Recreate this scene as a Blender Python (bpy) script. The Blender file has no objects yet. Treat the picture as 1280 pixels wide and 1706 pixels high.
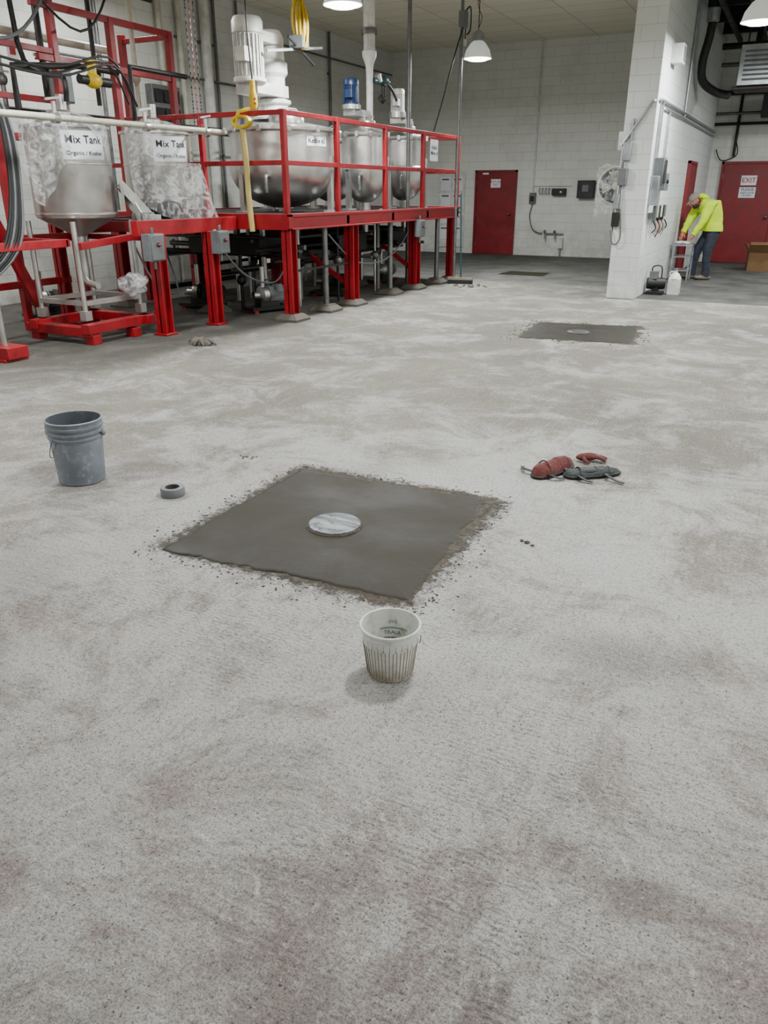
import bpy, math, random
from mathutils import Vector, Matrix, noise
random.seed(7)
PI=math.pi
C=bpy.context.collection

# ------------------------------------------------------------------ materials
class NB:
    def __init__(s,name):
        s.m=bpy.data.materials.new(name); s.m.use_nodes=True
        s.t=s.m.node_tree; s.b=s.t.nodes['Principled BSDF']
    def n(s,typ,**kw):
        nd=s.t.nodes.new(typ)
        for k,v in kw.items():
            if k.startswith('p_'): setattr(nd,k[2:],v)
        return nd
    def set(s,sock,v):
        if isinstance(v,bpy.types.NodeSocket): s.t.links.new(v,sock)
        elif v is not None:
            if isinstance(v,(tuple,list)) and len(v)==3 and sock.type=='RGBA': v=(*v,1)
            sock.default_value=v
    def pos(s):
        return s.n('ShaderNodeNewGeometry').outputs['Position']
    def noise(s,vec,scale,detail=4,rough=.5,dist=0):
        nd=s.n('ShaderNodeTexNoise'); s.set(nd.inputs['Vector'],vec)
        nd.inputs['Scale'].default_value=scale; nd.inputs['Detail'].default_value=detail
        nd.inputs['Roughness'].default_value=rough; nd.inputs['Distortion'].default_value=dist
        return nd.outputs['Fac']
    def mr(s,v,a,b,c=0.,d=1.,smooth=True):
        nd=s.n('ShaderNodeMapRange'); s.set(nd.inputs[0],v)
        if smooth: nd.interpolation_type='SMOOTHSTEP'
        for i,x in enumerate((a,b,c,d)): nd.inputs[i+1].default_value=x
        return nd.outputs[0]
    def math(s,op,a,b=0.,c=None):
        nd=s.n('ShaderNodeMath',p_operation=op); s.set(nd.inputs[0],a); s.set(nd.inputs[1],b)
        if c is not None: s.set(nd.inputs[2],c)
        return nd.outputs[0]
    def mix(s,f,a,b,mode='MIX'):
        nd=s.n('ShaderNodeMix',p_data_type='RGBA',p_blend_type=mode)
        s.set(nd.inputs[0],f); s.set(nd.inputs[6],a); s.set(nd.inputs[7],b)
        return nd.outputs[2]
    def sep(s,v):
        nd=s.n('ShaderNodeSeparateXYZ'); s.set(nd.inputs[0],v); return nd.outputs
    def comb(s,x,y,z=0.):
        nd=s.n('ShaderNodeCombineXYZ'); s.set(nd.inputs[0],x); s.set(nd.inputs[1],y); s.set(nd.inputs[2],z); return nd.outputs[0]
    def bump(s,h,strength=.3,dist=.01,prev=None):
        nd=s.n('ShaderNodeBump'); nd.inputs['Strength'].default_value=strength; nd.inputs['Distance'].default_value=dist
        s.set(nd.inputs['Height'],h)
        if prev is not None: s.set(nd.inputs['Normal'],prev)
        s.t.links.new(nd.outputs[0],s.b.inputs['Normal']); return nd.outputs[0]
    def col(s,v): s.set(s.b.inputs['Base Color'],v)
    def inp(s,k,v): s.set(s.b.inputs[k],v)

def lin(*c):
    r=[]
    for x in c:
        x/=255.; r.append(x/12.92 if x<=.04045 else ((x+.055)/1.055)**2.4)
    return tuple(r)
def M(name,rgb,rough=.5,metal=0.,var=.12,scale=6,bump=.0,dirt=None,dirtamt=.5,**kw):
    m=NB(name); c=lin(*rgb); p=m.pos()
    f=m.noise(p,scale,5,.6)
    lo=tuple(x*(1-var*1.6) for x in c); hi=tuple(min(1,x*(1+var)) for x in c)
    col=m.mix(m.mr(f,.3,.7),lo,hi)
    if dirt:
        g=m.noise(p,scale*2.3,7,.7)
        col=m.mix(m.math('MULTIPLY',m.mr(g,.5,.72),dirtamt),col,lin(*dirt))
    m.col(col); m.inp('Roughness',m.mr(f,.3,.7,max(0,rough-.06),min(1,rough+.08))); m.inp('Metallic',metal)
    for k,v in kw.items(): m.inp(k.replace('_',' '),v)
    if bump: m.bump(m.noise(p,scale*12,3),bump,.004)
    return m.m

RED=M('red_paint',(140,5,21),.42,dirt=(62,12,16),dirtamt=.55,scale=4)
REDD=M('red_paint_door',(118,8,22),.45,dirt=(110,76,76),dirtamt=.25,scale=3)
STEEL=M('stainless_steel',(192,191,188),.33,.92,var=.10,scale=3)
STEELD=M('galvanised_pipe',(114,115,115),.5,.8,var=.15,scale=9)
GREYP=M('grey_paint',(94,98,100),.5)
WHITEP=M('white_paint',(200,202,198),.4,dirt=(140,137,130),dirtamt=.3)
CREAM=M('cream_pipe',(180,180,165),.45,dirt=(120,112,96),dirtamt=.4)
BLACK=M('black_rubber',(16,16,18),.55)
DARK=M('dark_iron',(32,32,32),.5,.4,dirt=(68,62,56),dirtamt=.4)
BLUE=M('blue_motor_paint',(14,38,74),.4)
TEAL=M('teal_paint',(16,64,68),.4)
YEL=M('yellow_plastic',(200,170,16),.4)
CONCP=M('concrete_plinth',(82,78,70),.9,bump=.5)
LABEL=M('label_white',(216,220,226),.4,var=.03)
INK=M('ink_black',(10,10,14),.6,var=.02)
INKR=M('ink_red',(160,14,24),.6,var=.02)
GREENINK=M('ink_green',(104,140,124),.6,var=.02)
CARD=M('cardboard',(110,82,52),.8)
ALU=M('aluminium_box',(150,154,158),.35,.7)
LIME=M('hivis_fabric',(186,216,4),.75,var=.08,bump=.3)
JEANS=M('denim',(32,38,52),.85,scale=14,dirt=(95,93,90),dirtamt=.5,bump=.3)
SKIN=M('skin',(164,106,84),.5,var=.05)
CAPM=M('cap_fabric',(118,110,104),.85)
BEARD=M('beard_hair',(54,40,30),.9)
BOOT=M('boot_leather',(118,108,98),.8,dirt=(80,70,60))
EYE=M('eye_dark',(20,16,14),.3,var=.01)
WOOD=M('bench_wood',(130,120,102),.7)
BUCK=M('bucket_grey_plastic',(102,108,116),.5,scale=9,dirt=(142,146,150),dirtamt=.75)
BUCKD=M('bucket_inner',(62,68,76),.6,dirt=(108,112,116),dirtamt=.6)
TAPE=M('duct_tape_grey',(98,100,104),.45,var=.05)
TAPED=M('tape_core',(60,57,54),.8)
REDPAD=M('kneepad_red',(84,34,32),.9,scale=24,dirt=(92,74,70),dirtamt=.85)
BLKPAD=M('kneepad_black',(20,22,22),.6,scale=20,dirt=(74,75,72),dirtamt=.5)
GRNPAD=M('kneepad_green',(26,38,36),.7,scale=20,dirt=(70,73,70),dirtamt=.6)

def floor_mat():
    m=NB('scarified_concrete'); p=m.pos(); x,y,z=m.sep(p)
    big=m.noise(p,.55,6,.6); med=m.noise(p,1.9,8,.65); fine=m.noise(p,60,6,.8); grit=m.noise(p,170,3,.75)
    tan=m.mix(m.mr(big,.35,.65),lin(118,115,105),lin(138,136,124))
    pink=m.mix(m.mr(med,.35,.65),lin(126,119,115),lin(144,133,129))
    col=m.mix(m.mr(m.math('ADD',y,m.math('MULTIPLY',big,2.)),2.2,6.5,1.,0.),tan,pink)
    dx=m.math('ADD',x,1.5); dy=m.math('SUBTRACT',y,2.9)
    d=m.math('SQRT',m.math('ADD',m.math('MULTIPLY',dx,dx),m.math('MULTIPLY',dy,dy)))
    near=m.mr(d,.7,3.0,1.,0.)
    du=m.noise(p,1.6,10,.78,.5)
    duf=m.math('MULTIPLY',m.mr(m.math('ADD',du,m.math('MULTIPLY',near,.13)),.46,.64),.80)
    col=m.mix(duf,col,lin(184,184,182))
    bl=m.noise(p,.85,3,.5,.4)
    col=m.mix(m.math('MULTIPLY',m.mr(bl,.54,.70),.28),col,lin(92,88,82))
    sx=m.math('MULTIPLY',m.math('ADD',x,.25),1.7); sy=m.math('MULTIPLY',m.math('SUBTRACT',y,2.5),3.4)
    sd=m.math('SQRT',m.math('ADD',m.math('MULTIPLY',sx,sx),m.math('MULTIPLY',sy,sy)))
    col=m.mix(m.mr(m.math('ADD',sd,m.math('MULTIPLY',med,.9)),.5,1.25,.5,0.),col,lin(88,82,75))
    mp=m.n('ShaderNodeMapping'); m.set(mp.inputs[0],p); mp.inputs['Rotation'].default_value=(0,0,.12); mp.inputs['Scale'].default_value=(3.2,30,1)
    st=m.noise(mp.outputs[0],1.,7,.75,.3)
    mp2=m.n('ShaderNodeMapping'); m.set(mp2.inputs[0],p); mp2.inputs['Rotation'].default_value=(0,0,-.5); mp2.inputs['Scale'].default_value=(26,4.2,1)
    st2=m.noise(mp2.outputs[0],1.,7,.75,.6)
    smk=m.mr(m.noise(p,.8,3),.42,.58)
    s3=m.math('ADD',m.math('MULTIPLY',st,smk),m.math('MULTIPLY',st2,m.math('SUBTRACT',1.,smk)))
    col=m.mix(m.math('MULTIPLY',m.mr(s3,.47,.36),.28),col,lin(86,82,78))
    col=m.mix(m.math('MULTIPLY',m.mr(s3,.53,.66),m.mr(y,3.,7.,.42,.2)),col,lin(192,191,189))
    def wave(sc,direction,dist,ds=1.2,typ='BANDS'):
        w=m.n('ShaderNodeTexWave',p_wave_type='BANDS',p_bands_direction=direction,p_wave_profile='SIN')
        m.set(w.inputs['Vector'],p); w.inputs['Scale'].default_value=sc; w.inputs['Distortion'].default_value=dist
        w.inputs['Detail'].default_value=3; w.inputs['Detail Scale'].default_value=ds; return w.outputs['Fac']
    w1=wave(15.5,'Y',6,2.); w2=wave(12,'X',3); w3=wave(12,'Y',3)
    grid=m.math('MULTIPLY',m.math('MULTIPLY',w2,w3),m.mr(m.math('ADD',y,x),2.2,4.,0.,1.3))
    msk=m.mr(m.noise(p,.6,3),.42,.58)
    g=m.math('ADD',m.math('MULTIPLY',w1,m.math('SUBTRACT',1.,msk)),m.math('MULTIPLY',grid,msk))
    g=m.math('MULTIPLY',g,m.mr(m.noise(p,11,6,.8),.38,.62,.0,1.))
    col=m.mix(m.math('MULTIPLY',m.mr(g,.3,.85),.32),col,lin(80,76,72))
    cc=m.n('ShaderNodeMapping'); m.set(cc.inputs[0],p); cc.inputs['Location'].default_value=(1.15,-.9,0)
    wr=m.n('ShaderNodeTexWave',p_wave_type='RINGS',p_rings_direction='Z'); m.set(wr.inputs['Vector'],cc.outputs[0]); wr.inputs['Scale'].default_value=4.5; wr.inputs['Distortion'].default_value=1.6; wr.inputs['Detail'].default_value=2; wr.inputs['Detail Scale'].default_value=.8
    arcm=m.math('MULTIPLY',m.mr(wr.outputs['Fac'],.84,.99),m.math('MULTIPLY',m.mr(m.noise(p,6,6,.75),.53,.66),m.mr(m.math('ADD',y,m.math('MULTIPLY',x,-.3)),1.9,2.6,.6,0.)))
    col=m.mix(arcm,col,lin(200,200,199))
    col=m.mix(m.math('MULTIPLY',m.mr(fine,.48,.36),.62),col,lin(68,65,62))
    col=m.mix(m.math('MULTIPLY',m.mr(fine,.54,.66),.55),col,lin(206,205,203))
    col=m.mix(m.math('MULTIPLY',m.mr(grit,.50,.40),.55),col,lin(70,67,64))
    v=m.n('ShaderNodeTexVoronoi'); m.set(v.inputs['Vector'],p); v.inputs['Scale'].default_value=58
    col=m.mix(m.math('MULTIPLY',m.mr(v.outputs['Distance'],.22,.10),m.mr(m.noise(p,9,3,.7),.44,.60,0.,.8)),col,lin(46,44,43))
    ax=m.math('ABSOLUTE',m.math('ADD',x,1.80)); ay=m.math('ABSOLUTE',m.math('SUBTRACT',y,3.08)); mx=m.math('MAXIMUM',ax,ay)
    fr=m.mr(m.math('ADD',mx,m.math('MULTIPLY',m.noise(p,15,9,.85),.50)),.87,.96,.94,0.)
    col=m.mix(fr,col,lin(54,49,41))
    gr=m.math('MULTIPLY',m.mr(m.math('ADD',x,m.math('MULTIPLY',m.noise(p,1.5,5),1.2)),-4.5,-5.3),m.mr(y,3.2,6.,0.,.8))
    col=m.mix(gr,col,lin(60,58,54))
    far=m.math('MULTIPLY',m.mr(x,-2.3,-2.25),m.mr(y,12.72,12.78))
    far2=m.mr(m.math('ADD',y,m.math('MULTIPLY',big,1.)),14.0,15.0,0.,.8)
    col=m.mix(m.math('MAXIMUM',m.math('MULTIPLY',far,.92),far2),col,m.mix(m.mr(med,.35,.65),lin(66,66,65),lin(92,93,91)))
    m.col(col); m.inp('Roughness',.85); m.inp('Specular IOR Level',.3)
    h=m.math('ADD',m.math('MULTIPLY',g,-.5),m.math('ADD',fine,m.math('ADD',m.math('MULTIPLY',grit,.6),m.math('MULTIPLY',s3,.4))))
    m.bump(h,.9,.010)
    return m.m
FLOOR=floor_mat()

def block_mat(name,axis,rgb,dirt=.25):
    m=NB(name); p=m.pos(); o=m.sep(p); v=m.comb(o[0] if axis=='x' else o[1],o[2])
    b=m.n('ShaderNodeTexBrick'); m.set(b.inputs['Vector'],v)
    b.inputs['Scale'].default_value=1; b.inputs['Brick Width'].default_value=.406; b.inputs['Row Height'].default_value=.203
    b.inputs['Mortar Size'].default_value=.006; b.inputs['Mortar Smooth'].default_value=.6
    c=lin(*rgb); m.set(b.inputs['Color1'],c); m.set(b.inputs['Color2'],tuple(x*.96 for x in c)); m.set(b.inputs['Mortar'],tuple(x*.78 for x in c))
    n1=m.noise(p,1.2,6,.65)
    col=m.mix(m.math('MULTIPLY',m.mr(n1,.45,.75),dirt),b.outputs['Color'],lin(140,140,134))
    low=m.math('MULTIPLY',m.mr(o[2],1.1,.0),m.mr(m.noise(p,3,6,.7),.35,.7,.1,.55))
    col=m.mix(low,col,lin(135,134,129))
    m.col(col); m.inp('Roughness',.6)
    h=m.math('ADD',m.math('MULTIPLY',b.outputs['Fac'],-1.),m.math('MULTIPLY',m.noise(p,60,3),.25))
    m.bump(h,.5,.006); return m.m
WX=block_mat('painted_block_x','x',(212,214,208)); WY=block_mat('painted_block_y','y',(206,208,202))
WP=block_mat('painted_block_partition','y',(212,216,215),.12); WPX=block_mat('painted_block_partition_end','x',(212,216,215),.12)
def ceil_mat(name,rgb):
    m=NB(name); p=m.pos(); o=m.sep(p)
    b=m.n('ShaderNodeTexBrick'); m.set(b.inputs['Vector'],m.comb(o[0],o[1])); b.offset=0
    b.inputs['Scale'].default_value=1; b.inputs['Brick Width'].default_value=1.22; b.inputs['Row Height'].default_value=.61; b.inputs['Mortar Size'].default_value=.012
    c=lin(*rgb); m.set(b.inputs['Color1'],c); m.set(b.inputs['Color2'],tuple(x*.93 for x in c)); m.set(b.inputs['Mortar'],tuple(x*.6 for x in c))
    m.col(b.outputs['Color']); m.inp('Roughness',.85); m.bump(m.noise(p,40,3),.2,.004); return m.m
CEIL=ceil_mat('ceiling_tiles',(226,223,202)); CEILD=ceil_mat('ceiling_bay_dark',(76,77,77))

def wet_mat():
    m=NB('wet_mortar'); p=m.pos()
    a=m.noise(p,2.2,5,.55,.3); b=m.noise(p,9,6,.7)
    w=m.n('ShaderNodeTexWave',p_wave_type='RINGS'); m.set(w.inputs['Vector'],p); w.inputs['Scale'].default_value=1.1; w.inputs['Distortion'].default_value=9; w.inputs['Detail'].default_value=3
    col=m.mix(m.mr(a,.3,.7),lin(26,24,16),lin(38,35,25))
    col=m.mix(m.math('MULTIPLY',m.mr(b,.55,.75),.35),col,lin(54,50,39))
    m.col(col); m.inp('Roughness',m.mr(a,.3,.7,.48,.68)); m.inp('Specular IOR Level',.22); m.bump(m.math('ADD',m.math('MULTIPLY',w.outputs['Fac'],.4),b),.3,.006); return m.m
WET=wet_mat()
def rough_edge():
    m=NB('rough_damp_edge'); p=m.pos(); a=m.noise(p,30,7,.8); b=m.noise(p,5,3)
    col=m.mix(m.mr(a,.38,.62),lin(24,21,16),lin(76,69,56)); col=m.mix(m.mr(b,.5,.65,0.,.5),col,lin(58,43,31))
    m.col(col); m.inp('Roughness',.85); m.bump(a,.8,.012); return m.m
EDGE=rough_edge()
def cover_mat(name,k):
    m=NB(name); p=m.pos()
    mp=m.n('ShaderNodeMapping'); m.set(mp.inputs[0],p); mp.inputs['Rotation'].default_value=(0,0,.5); mp.inputs['Scale'].default_value=(2,26,1)
    a=m.noise(mp.outputs[0],1.3,4,.6); b=m.noise(p,30,5,.7)
    col=m.mix(m.mr(a,.4,.6),lin(84*k,90*k,95*k),lin(138*k,146*k,151*k)); col=m.mix(m.mr(b,.51,.63,0.,.85),col,lin(60*k,53*k,38*k))
    m.col(col); m.inp('Roughness',.48); m.inp('Metallic',.2); m.bump(a,.4,.004); return m.m
COVER=cover_mat('duct_taped_cover',.9); COVER2=cover_mat('duct_taped_cover_dull',.55)
def film_mat(name,a0,a1):
    m=NB(name); p=m.pos(); a=m.noise(p,8,5,.6,1.5)
    m.col(lin(214,217,218)); m.inp('Roughness',.2); m.inp('Alpha',m.mr(a,.40,.62,a0,a1)); m.inp('Specular IOR Level',.8)
    m.bump(m.noise(p,13,4,.55,1.),.9,.02); return m.m
FILM=film_mat('clear_plastic_film',.10,.56); FILM2=film_mat('thin_plastic_film',.06,.35)
def pail_mat():
    m=NB('translucent_pail_plastic'); p=m.pos(); o=m.sep(p)
    a=m.noise(p,28,5,.7)
    low=m.math('MULTIPLY',m.mr(o[2],.10,.0),m.mr(a,.3,.6,.3,1.))
    col=m.mix(m.math('MULTIPLY',m.mr(a,.5,.65),.4),lin(202,204,199),lin(150,145,134))
    col=m.mix(m.math('MULTIPLY',low,.8),col,lin(116,100,78))
    m.col(col); m.inp('Roughness',.4); m.inp('Transmission Weight',.1); return m.m
PAIL=pail_mat()
def emis(name,rgb,s):
    m=NB(name); m.col(rgb); m.inp('Emission Color',rgb); m.inp('Emission Strength',s); return m.m
GLOW=emis('lamp_diffuser_glow',(1,.99,.96),14); DOME=emis('lamp_dome_glass',(.7,.72,.7),.35)

# ------------------------------------------------------------------ mesh builder
class B:
    def __init__(s,name): s.name=name; s.v=[]; s.f=[]; s.mi=[]; s.mats=[]
    def mat(s,m):
        if m not in s.mats: s.mats.append(m)
        return s.mats.index(m)
    def add(s,vs,fs,m):
        o=len(s.v); k=s.mat(m); s.v+= [tuple(v) for v in vs]
        for f in fs: s.f.append(tuple(i+o for i in f)); s.mi.append(k)
        return s
    def box(s,x0,x1,y0,y1,z0,z1,m):
        if x0>x1:x0,x1=x1,x0
        if y0>y1:y0,y1=y1,y0
        if z0>z1:z0,z1=z1,z0
        v=[(x,y,z) for z in (z0,z1) for y in (y0,y1) for x in (x0,x1)]
        return s.add(v,[(0,2,3,1),(4,5,7,6),(0,1,5,4),(2,6,7,3),(0,4,6,2),(1,3,7,5)],m)
    def cb(s,c,sz,m,rot=None):
        hx,hy,hz=[a/2 for a in sz]; c=Vector(c)
        v=[Vector((x,y,z)) for z in (-hz,hz) for y in (-hy,hy) for x in (-hx,hx)]
        if rot is not None:
            if isinstance(rot,(int,float)): rot=Matrix.Rotation(rot,3,'Z')
            v=[rot@a for a in v]
        return s.add([a+c for a in v],[(0,2,3,1),(4,5,7,6),(0,1,5,4),(2,6,7,3),(0,4,6,2),(1,3,7,5)],m)
    def beam(s,p0,p1,w,h,m):
        p0=Vector(p0);p1=Vector(p1);d=(p1-p0); L=d.length; d.normalize()
        up=Vector((0,0,1)) if abs(d.z)<.95 else Vector((0,1,0))
        a=d.cross(up).normalized(); b=a.cross(d).normalized()
        v=[]
        for q in (p0,p1):
            for i,j in ((-1,-1),(1,-1),(1,1),(-1,1)): v.append(q+a*(i*w/2)+b*(j*h/2))
        return s.add(v,[(0,1,2,3),(7,6,5,4),(0,4,5,1),(1,5,6,2),(2,6,7,3),(3,7,4,0)],m)
    def cyl(s,p0,p1,r0,m,r1=None,seg=16):
        return s.tube([p0,p1],[r0,r0 if r1 is None else r1],m,seg,smooth=0)
    def tube(s,pts,r,m,seg=8,smooth=5,caps=True):
        P=[Vector(p) for p in pts]; R=list(r) if isinstance(r,(list,tuple)) else [r]*len(P)
        if smooth and len(P)>2:
            Q=[];RR=[]
            for i in range(len(P)-1):
                a=P[max(i-1,0)];b=P[i];c=P[i+1];d=P[min(i+2,len(P)-1)]
                for k in range(smooth):
                    t=k/smooth
                    Q.append(.5*((2*b)+(c-a)*t+(2*a-5*b+4*c-d)*t*t+(3*b-a-3*c+d)*t**3)); RR.append(R[i]*(1-t)+R[i+1]*t)
            Q.append(P[-1]);RR.append(R[-1]);P=Q;R=RR
        v=[];f=[];prev=None
        for i,q in enumerate(P):
            d=(P[min(i+1,len(P)-1)]-P[max(i-1,0)])
            if d.length<1e-9: d=Vector((0,0,1))
            d.normalize()
            if prev is None:
                a=d.cross(Vector((0,0,1)) if abs(d.z)<.9 else Vector((1,0,0))).normalized()
            else:
                a=(prev-d*prev.dot(d)).normalized()
            prev=a;b=d.cross(a)
            for k in range(seg):
                t=2*PI*k/seg; v.append(q+(a*math.cos(t)+b*math.sin(t))*R[i])
        n=len(P)
        for i in range(n-1):
            for k in range(seg):
                k2=(k+1)%seg; f.append((i*seg+k,i*seg+k2,(i+1)*seg+k2,(i+1)*seg+k))
        if caps:
            f.append(tuple(range(seg))[::-1]); f.append(tuple((n-1)*seg+k for k in range(seg)))
        return s.add(v,f,m)
    def lathe(s,prof,c,m,seg=32,a0=0.,a1=2*PI,axis=None):
        full=abs(a1-a0-2*PI)<1e-6; v=[];f=[];n=seg if full else seg+1
        R=Vector((0,0,1)).rotation_difference(Vector(axis)).to_matrix() if axis else None
        for r,z in prof:
            for k in range(n):
                t=a0+(a1-a0)*k/seg; q=Vector((r*math.cos(t),r*math.sin(t),z))
                if R: q=R@q
                v.append(q+Vector(c))
        for i in range(len(prof)-1):
            for k in range(seg):
                k2=(k+1)%n
                f.append((i*n+k,i*n+k2,(i+1)*n+k2,(i+1)*n+k))
        return s.add(v,f,m)
    def ball(s,c,r,m,seg=16,rings=10,rot=None,fn=None):
        if isinstance(r,(int,float)): r=(r,r,r)
        v=[];f=[]
        for i in range(rings+1):
            ph=PI*i/rings
            for k in range(seg):
                t=2*PI*k/seg; q=Vector((r[0]*math.sin(ph)*math.cos(t),r[1]*math.sin(ph)*math.sin(t),r[2]*math.cos(ph)))
                if fn: q=fn(q)
                if rot: q=rot@q
                v.append(q+Vector(c))
        for i in range(rings):
            for k in range(seg):
                k2=(k+1)%seg; f.append((i*seg+k,(i+1)*seg+k,(i+1)*seg+k2,i*seg+k2))
        return s.add(v,f,m)
    def sheet(s,fn,nu,nv,m):
        v=[fn(i/nu,j/nv) for j in range(nv+1) for i in range(nu+1)]
        f=[(j*(nu+1)+i,j*(nu+1)+i+1,(j+1)*(nu+1)+i+1,(j+1)*(nu+1)+i) for j in range(nv) for i in range(nu)]
        return s.add(v,f,m)
    def text(s,body,size,m,fn,space=1.0,bold=True):
        cu=bpy.data.curves.new('t','FONT'); cu.body=body; cu.size=size; cu.align_x='CENTER'; cu.align_y='CENTER'; cu.space_line=space
        if bold: cu.offset=size*.008
        cu.resolution_u=3
        o=bpy.data.objects.new('t',cu); C.objects.link(o); bpy.context.view_layer.update()
        me=o.evaluated_get(bpy.context.evaluated_depsgraph_get()).to_mesh()
        vs=[fn(v.co.x,v.co.y) for v in me.vertices]; fs=[tuple(p.vertices) for p in me.polygons]
        s.add(vs,fs,m); bpy.data.objects.remove(o); bpy.data.curves.remove(cu); return s
    def build(s,bevel=0,parent=None,sharp=38):
        xs=[v[0] for v in s.v]; ys=[v[1] for v in s.v]; zs=[v[2] for v in s.v]
        o=Vector(((min(xs)+max(xs))/2,(min(ys)+max(ys))/2,min(zs)))
        me=bpy.data.meshes.new(s.name); me.from_pydata([tuple(Vector(v)-o) for v in s.v],[],s.f)
        for m in s.mats: me.materials.append(m)
        me.polygons.foreach_set('material_index',s.mi); me.polygons.foreach_set('use_smooth',[True]*len(s.f))
        me.validate(); me.update(); me.set_sharp_from_angle(angle=math.radians(sharp))
        ob=bpy.data.objects.new(s.name,me); ob.location=o; C.objects.link(ob)
        if bevel:
            b=ob.modifiers.new('bevel','BEVEL'); b.width=bevel; b.segments=2; b.limit_method='ANGLE'; b.angle_limit=math.radians(50)
        if parent: ob.parent=parent; ob.matrix_parent_inverse=parent.matrix_world.inverted()
        return ob

# ------------------------------------------------------------------ room shell
XL,XR,YF,YB,ZC=-10.2,6.5,-4.0,20.4,4.82
B('floor').box(XL-.2,XR+.2,YF-.2,YB+.2,-.15,0,FLOOR).build()
B('ceiling').box(XL-.2,XR+.2,YF-.2,YB+.2,ZC,ZC+.15,CEIL).build()
B('wall_back').box(XL-.2,XR+.2,YB,YB+.2,0,ZC,WX).build()
B('wall_left').box(XL-.2,XL,YF,YB,0,ZC,WY).build()
B('wall_right').box(XR,XR+.2,YF,YB,0,ZC,WY).build()
B('wall_front').box(XL-.2,XR+.2,YF-.2,YF,0,ZC,WX).build()
PX0,PX1,PY0=-2.53,-2.1,12.6
b=B('wall_partition'); b.box(PX0,PX1,PY0,YB,0,ZC,WP)
b.mats.append(WPX); b.mi[2]=1; b.build(bevel=.012)

def door(name,cx,w,h,axis,sign):
    d=B(name)
    if axis=='y':
        y=YB
        d.box(cx-w/2-.05,cx-w/2,y-.07,y,0,h+.05,REDD).box(cx+w/2,cx+w/2+.05,y-.07,y,0,h+.05,REDD).box(cx-w/2-.05,cx+w/2+.05,y-.07,y,h,h+.05,REDD)
        d.box(cx-w/2+.004,cx+w/2-.004,y-.045,y-.005,.01,h-.006,REDD)
        sx=cx+w/2-.09
        d.cyl((sx,y-.045,1.0),(sx,y-.1,1.0),.02,STEELD).ball((sx,y-.12,1.0),.035,STEELD)
        for hz in (.25,h/2,h-.25): d.box(cx-w/2-.012,cx-w/2+.012,y-.06,y-.04,hz-.05,hz+.05,STEELD)
        if sign=='notexit':
            d.box(cx-.13,cx+.13,y-.05,y-.044,1.62,1.82,LABEL)
            d.text('NOT AN\nEXIT',.068,INKR,lambda a,c:(cx+a,y-.0525,1.72+c))
            d.box(cx-.36,cx-.2,y-.05,y-.044,1.93,1.97,LABEL)
        if sign=='exit':
            d.box(cx-.16,cx+.16,y-.05,y-.044,1.66,1.86,LABEL)
            d.text('EXIT',.14,INKR,lambda a,c:(cx+a,y-.0525,1.76+c))
            d.box(cx-.17,cx+.17,y-.05,y-.044,1.40,1.62,LABEL)
            d.text('PLEASE',.085,INK,lambda a,c:(cx-.0+a,y-.0525,1.57+c))
            d.text('KEEP DOOR\nCLOSED',.052,INK,lambda a,c:(cx+a,y-.0525,1.475+c))
    else:
        x=PX1
        d.box(x,x+.06,cx-w/2-.05,cx-w/2,0,h+.05,REDD).box(x,x+.06,cx+w/2,cx+w/2+.05,0,h+.05,REDD).box(x,x+.06,cx-w/2-.05,cx+w/2+.05,h,h+.05,REDD)
        d.box(x+.005,x+.04,cx-w/2,cx+w/2,.01,h,REDD)
        d.cyl((x+.04,cx-w/2+.09,1.0),(x+.09,cx-w/2+.09,1.0),.02,STEELD).ball((x+.11,cx-w/2+.09,1.0),.035,STEELD)
    return d.build(bevel=.004)
door('door_1',-7.16,1.02,1.98,'y','notexit')
door('door_2',-1.22,1.12,2.10,'y','exit')
door('door_3',17.2,.95,2.02,'x','')

# ------------------------------------------------------------------ wet patches
def patch(corners,h,rag,z0=0.,seed=0,n=60,fq=7,hf=.5):
    co=[Vector((*c,0)) for c in corners]; cen=sum(co,Vector())/4
    per=[]
    for i in range(4):
        a=co[i];bb=co[(i+1)%4];dr=(bb-a).normalized(); nr=Vector((dr.y,-dr.x,0))
        if nr.dot(a-cen)<0: nr=-nr
        for k in range(n):
            t=k/n; q=a.lerp(bb,t); s=noise.fractal(Vector((q.x*fq+seed,q.y*fq,seed*3.1)),.9,2.1,6)+hf*noise.noise(Vector((q.x*34,q.y*34,seed)))
            e=min(t,1-t)*n; k2=1 if e>2 else .2
            per.append(q+nr*(s*rag*k2))
    N=len(per); rings=[(1.,z0),(.988,z0+h*.75),(.965,z0+h),(.6,z0+h),(.25,z0+h)]
    v=[];f=[]
    for s,z in rings:
        for q in per:
            w=cen.lerp(q,s); v.append((w.x,w.y,z+(0 if z==z0 else .0015*noise.noise(Vector((w.x*3,w.y*3,seed))))))
    for r in range(len(rings)-1):
        for k in range(N):
            k2=(k+1)%N; f.append((r*N+k,r*N+k2,(r+1)*N+k2,(r+1)*N+k))
    v.append((cen.x,cen.y,z0+h)); 
    for k in range(N): f.append(((len(rings)-1)*N+k,(len(rings)-1)*N+(k+1)%N,len(v)-1))
    return v,f
def patch_ob(corners,margin,seed,rag=.042):
    bb=B('wet_concrete_patch')
    cx=sum(c[0] for c in corners)/4; cy=sum(c[1] for c in corners)/4
    out=[(cx+(c[0]-cx)*(1+margin[i]),cy+(c[1]-cy)*(1+margin[i])) for i,c in enumerate(corners)]
    v,f=patch(out,.002,rag*1.2,0,seed+5,170,8,.2); bb.add(v,f,EDGE)
    v,f=patch(corners,.007,rag*.5,.001,seed,110,6,.3); bb.add(v,f,WET)
    return bb.build(sharp=60)
patch_ob([(-2.40,2.42),(-2.43,3.66),(-1.26,3.70),(-1.16,2.50)],[.0,.04,.09,.04],1)
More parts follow.
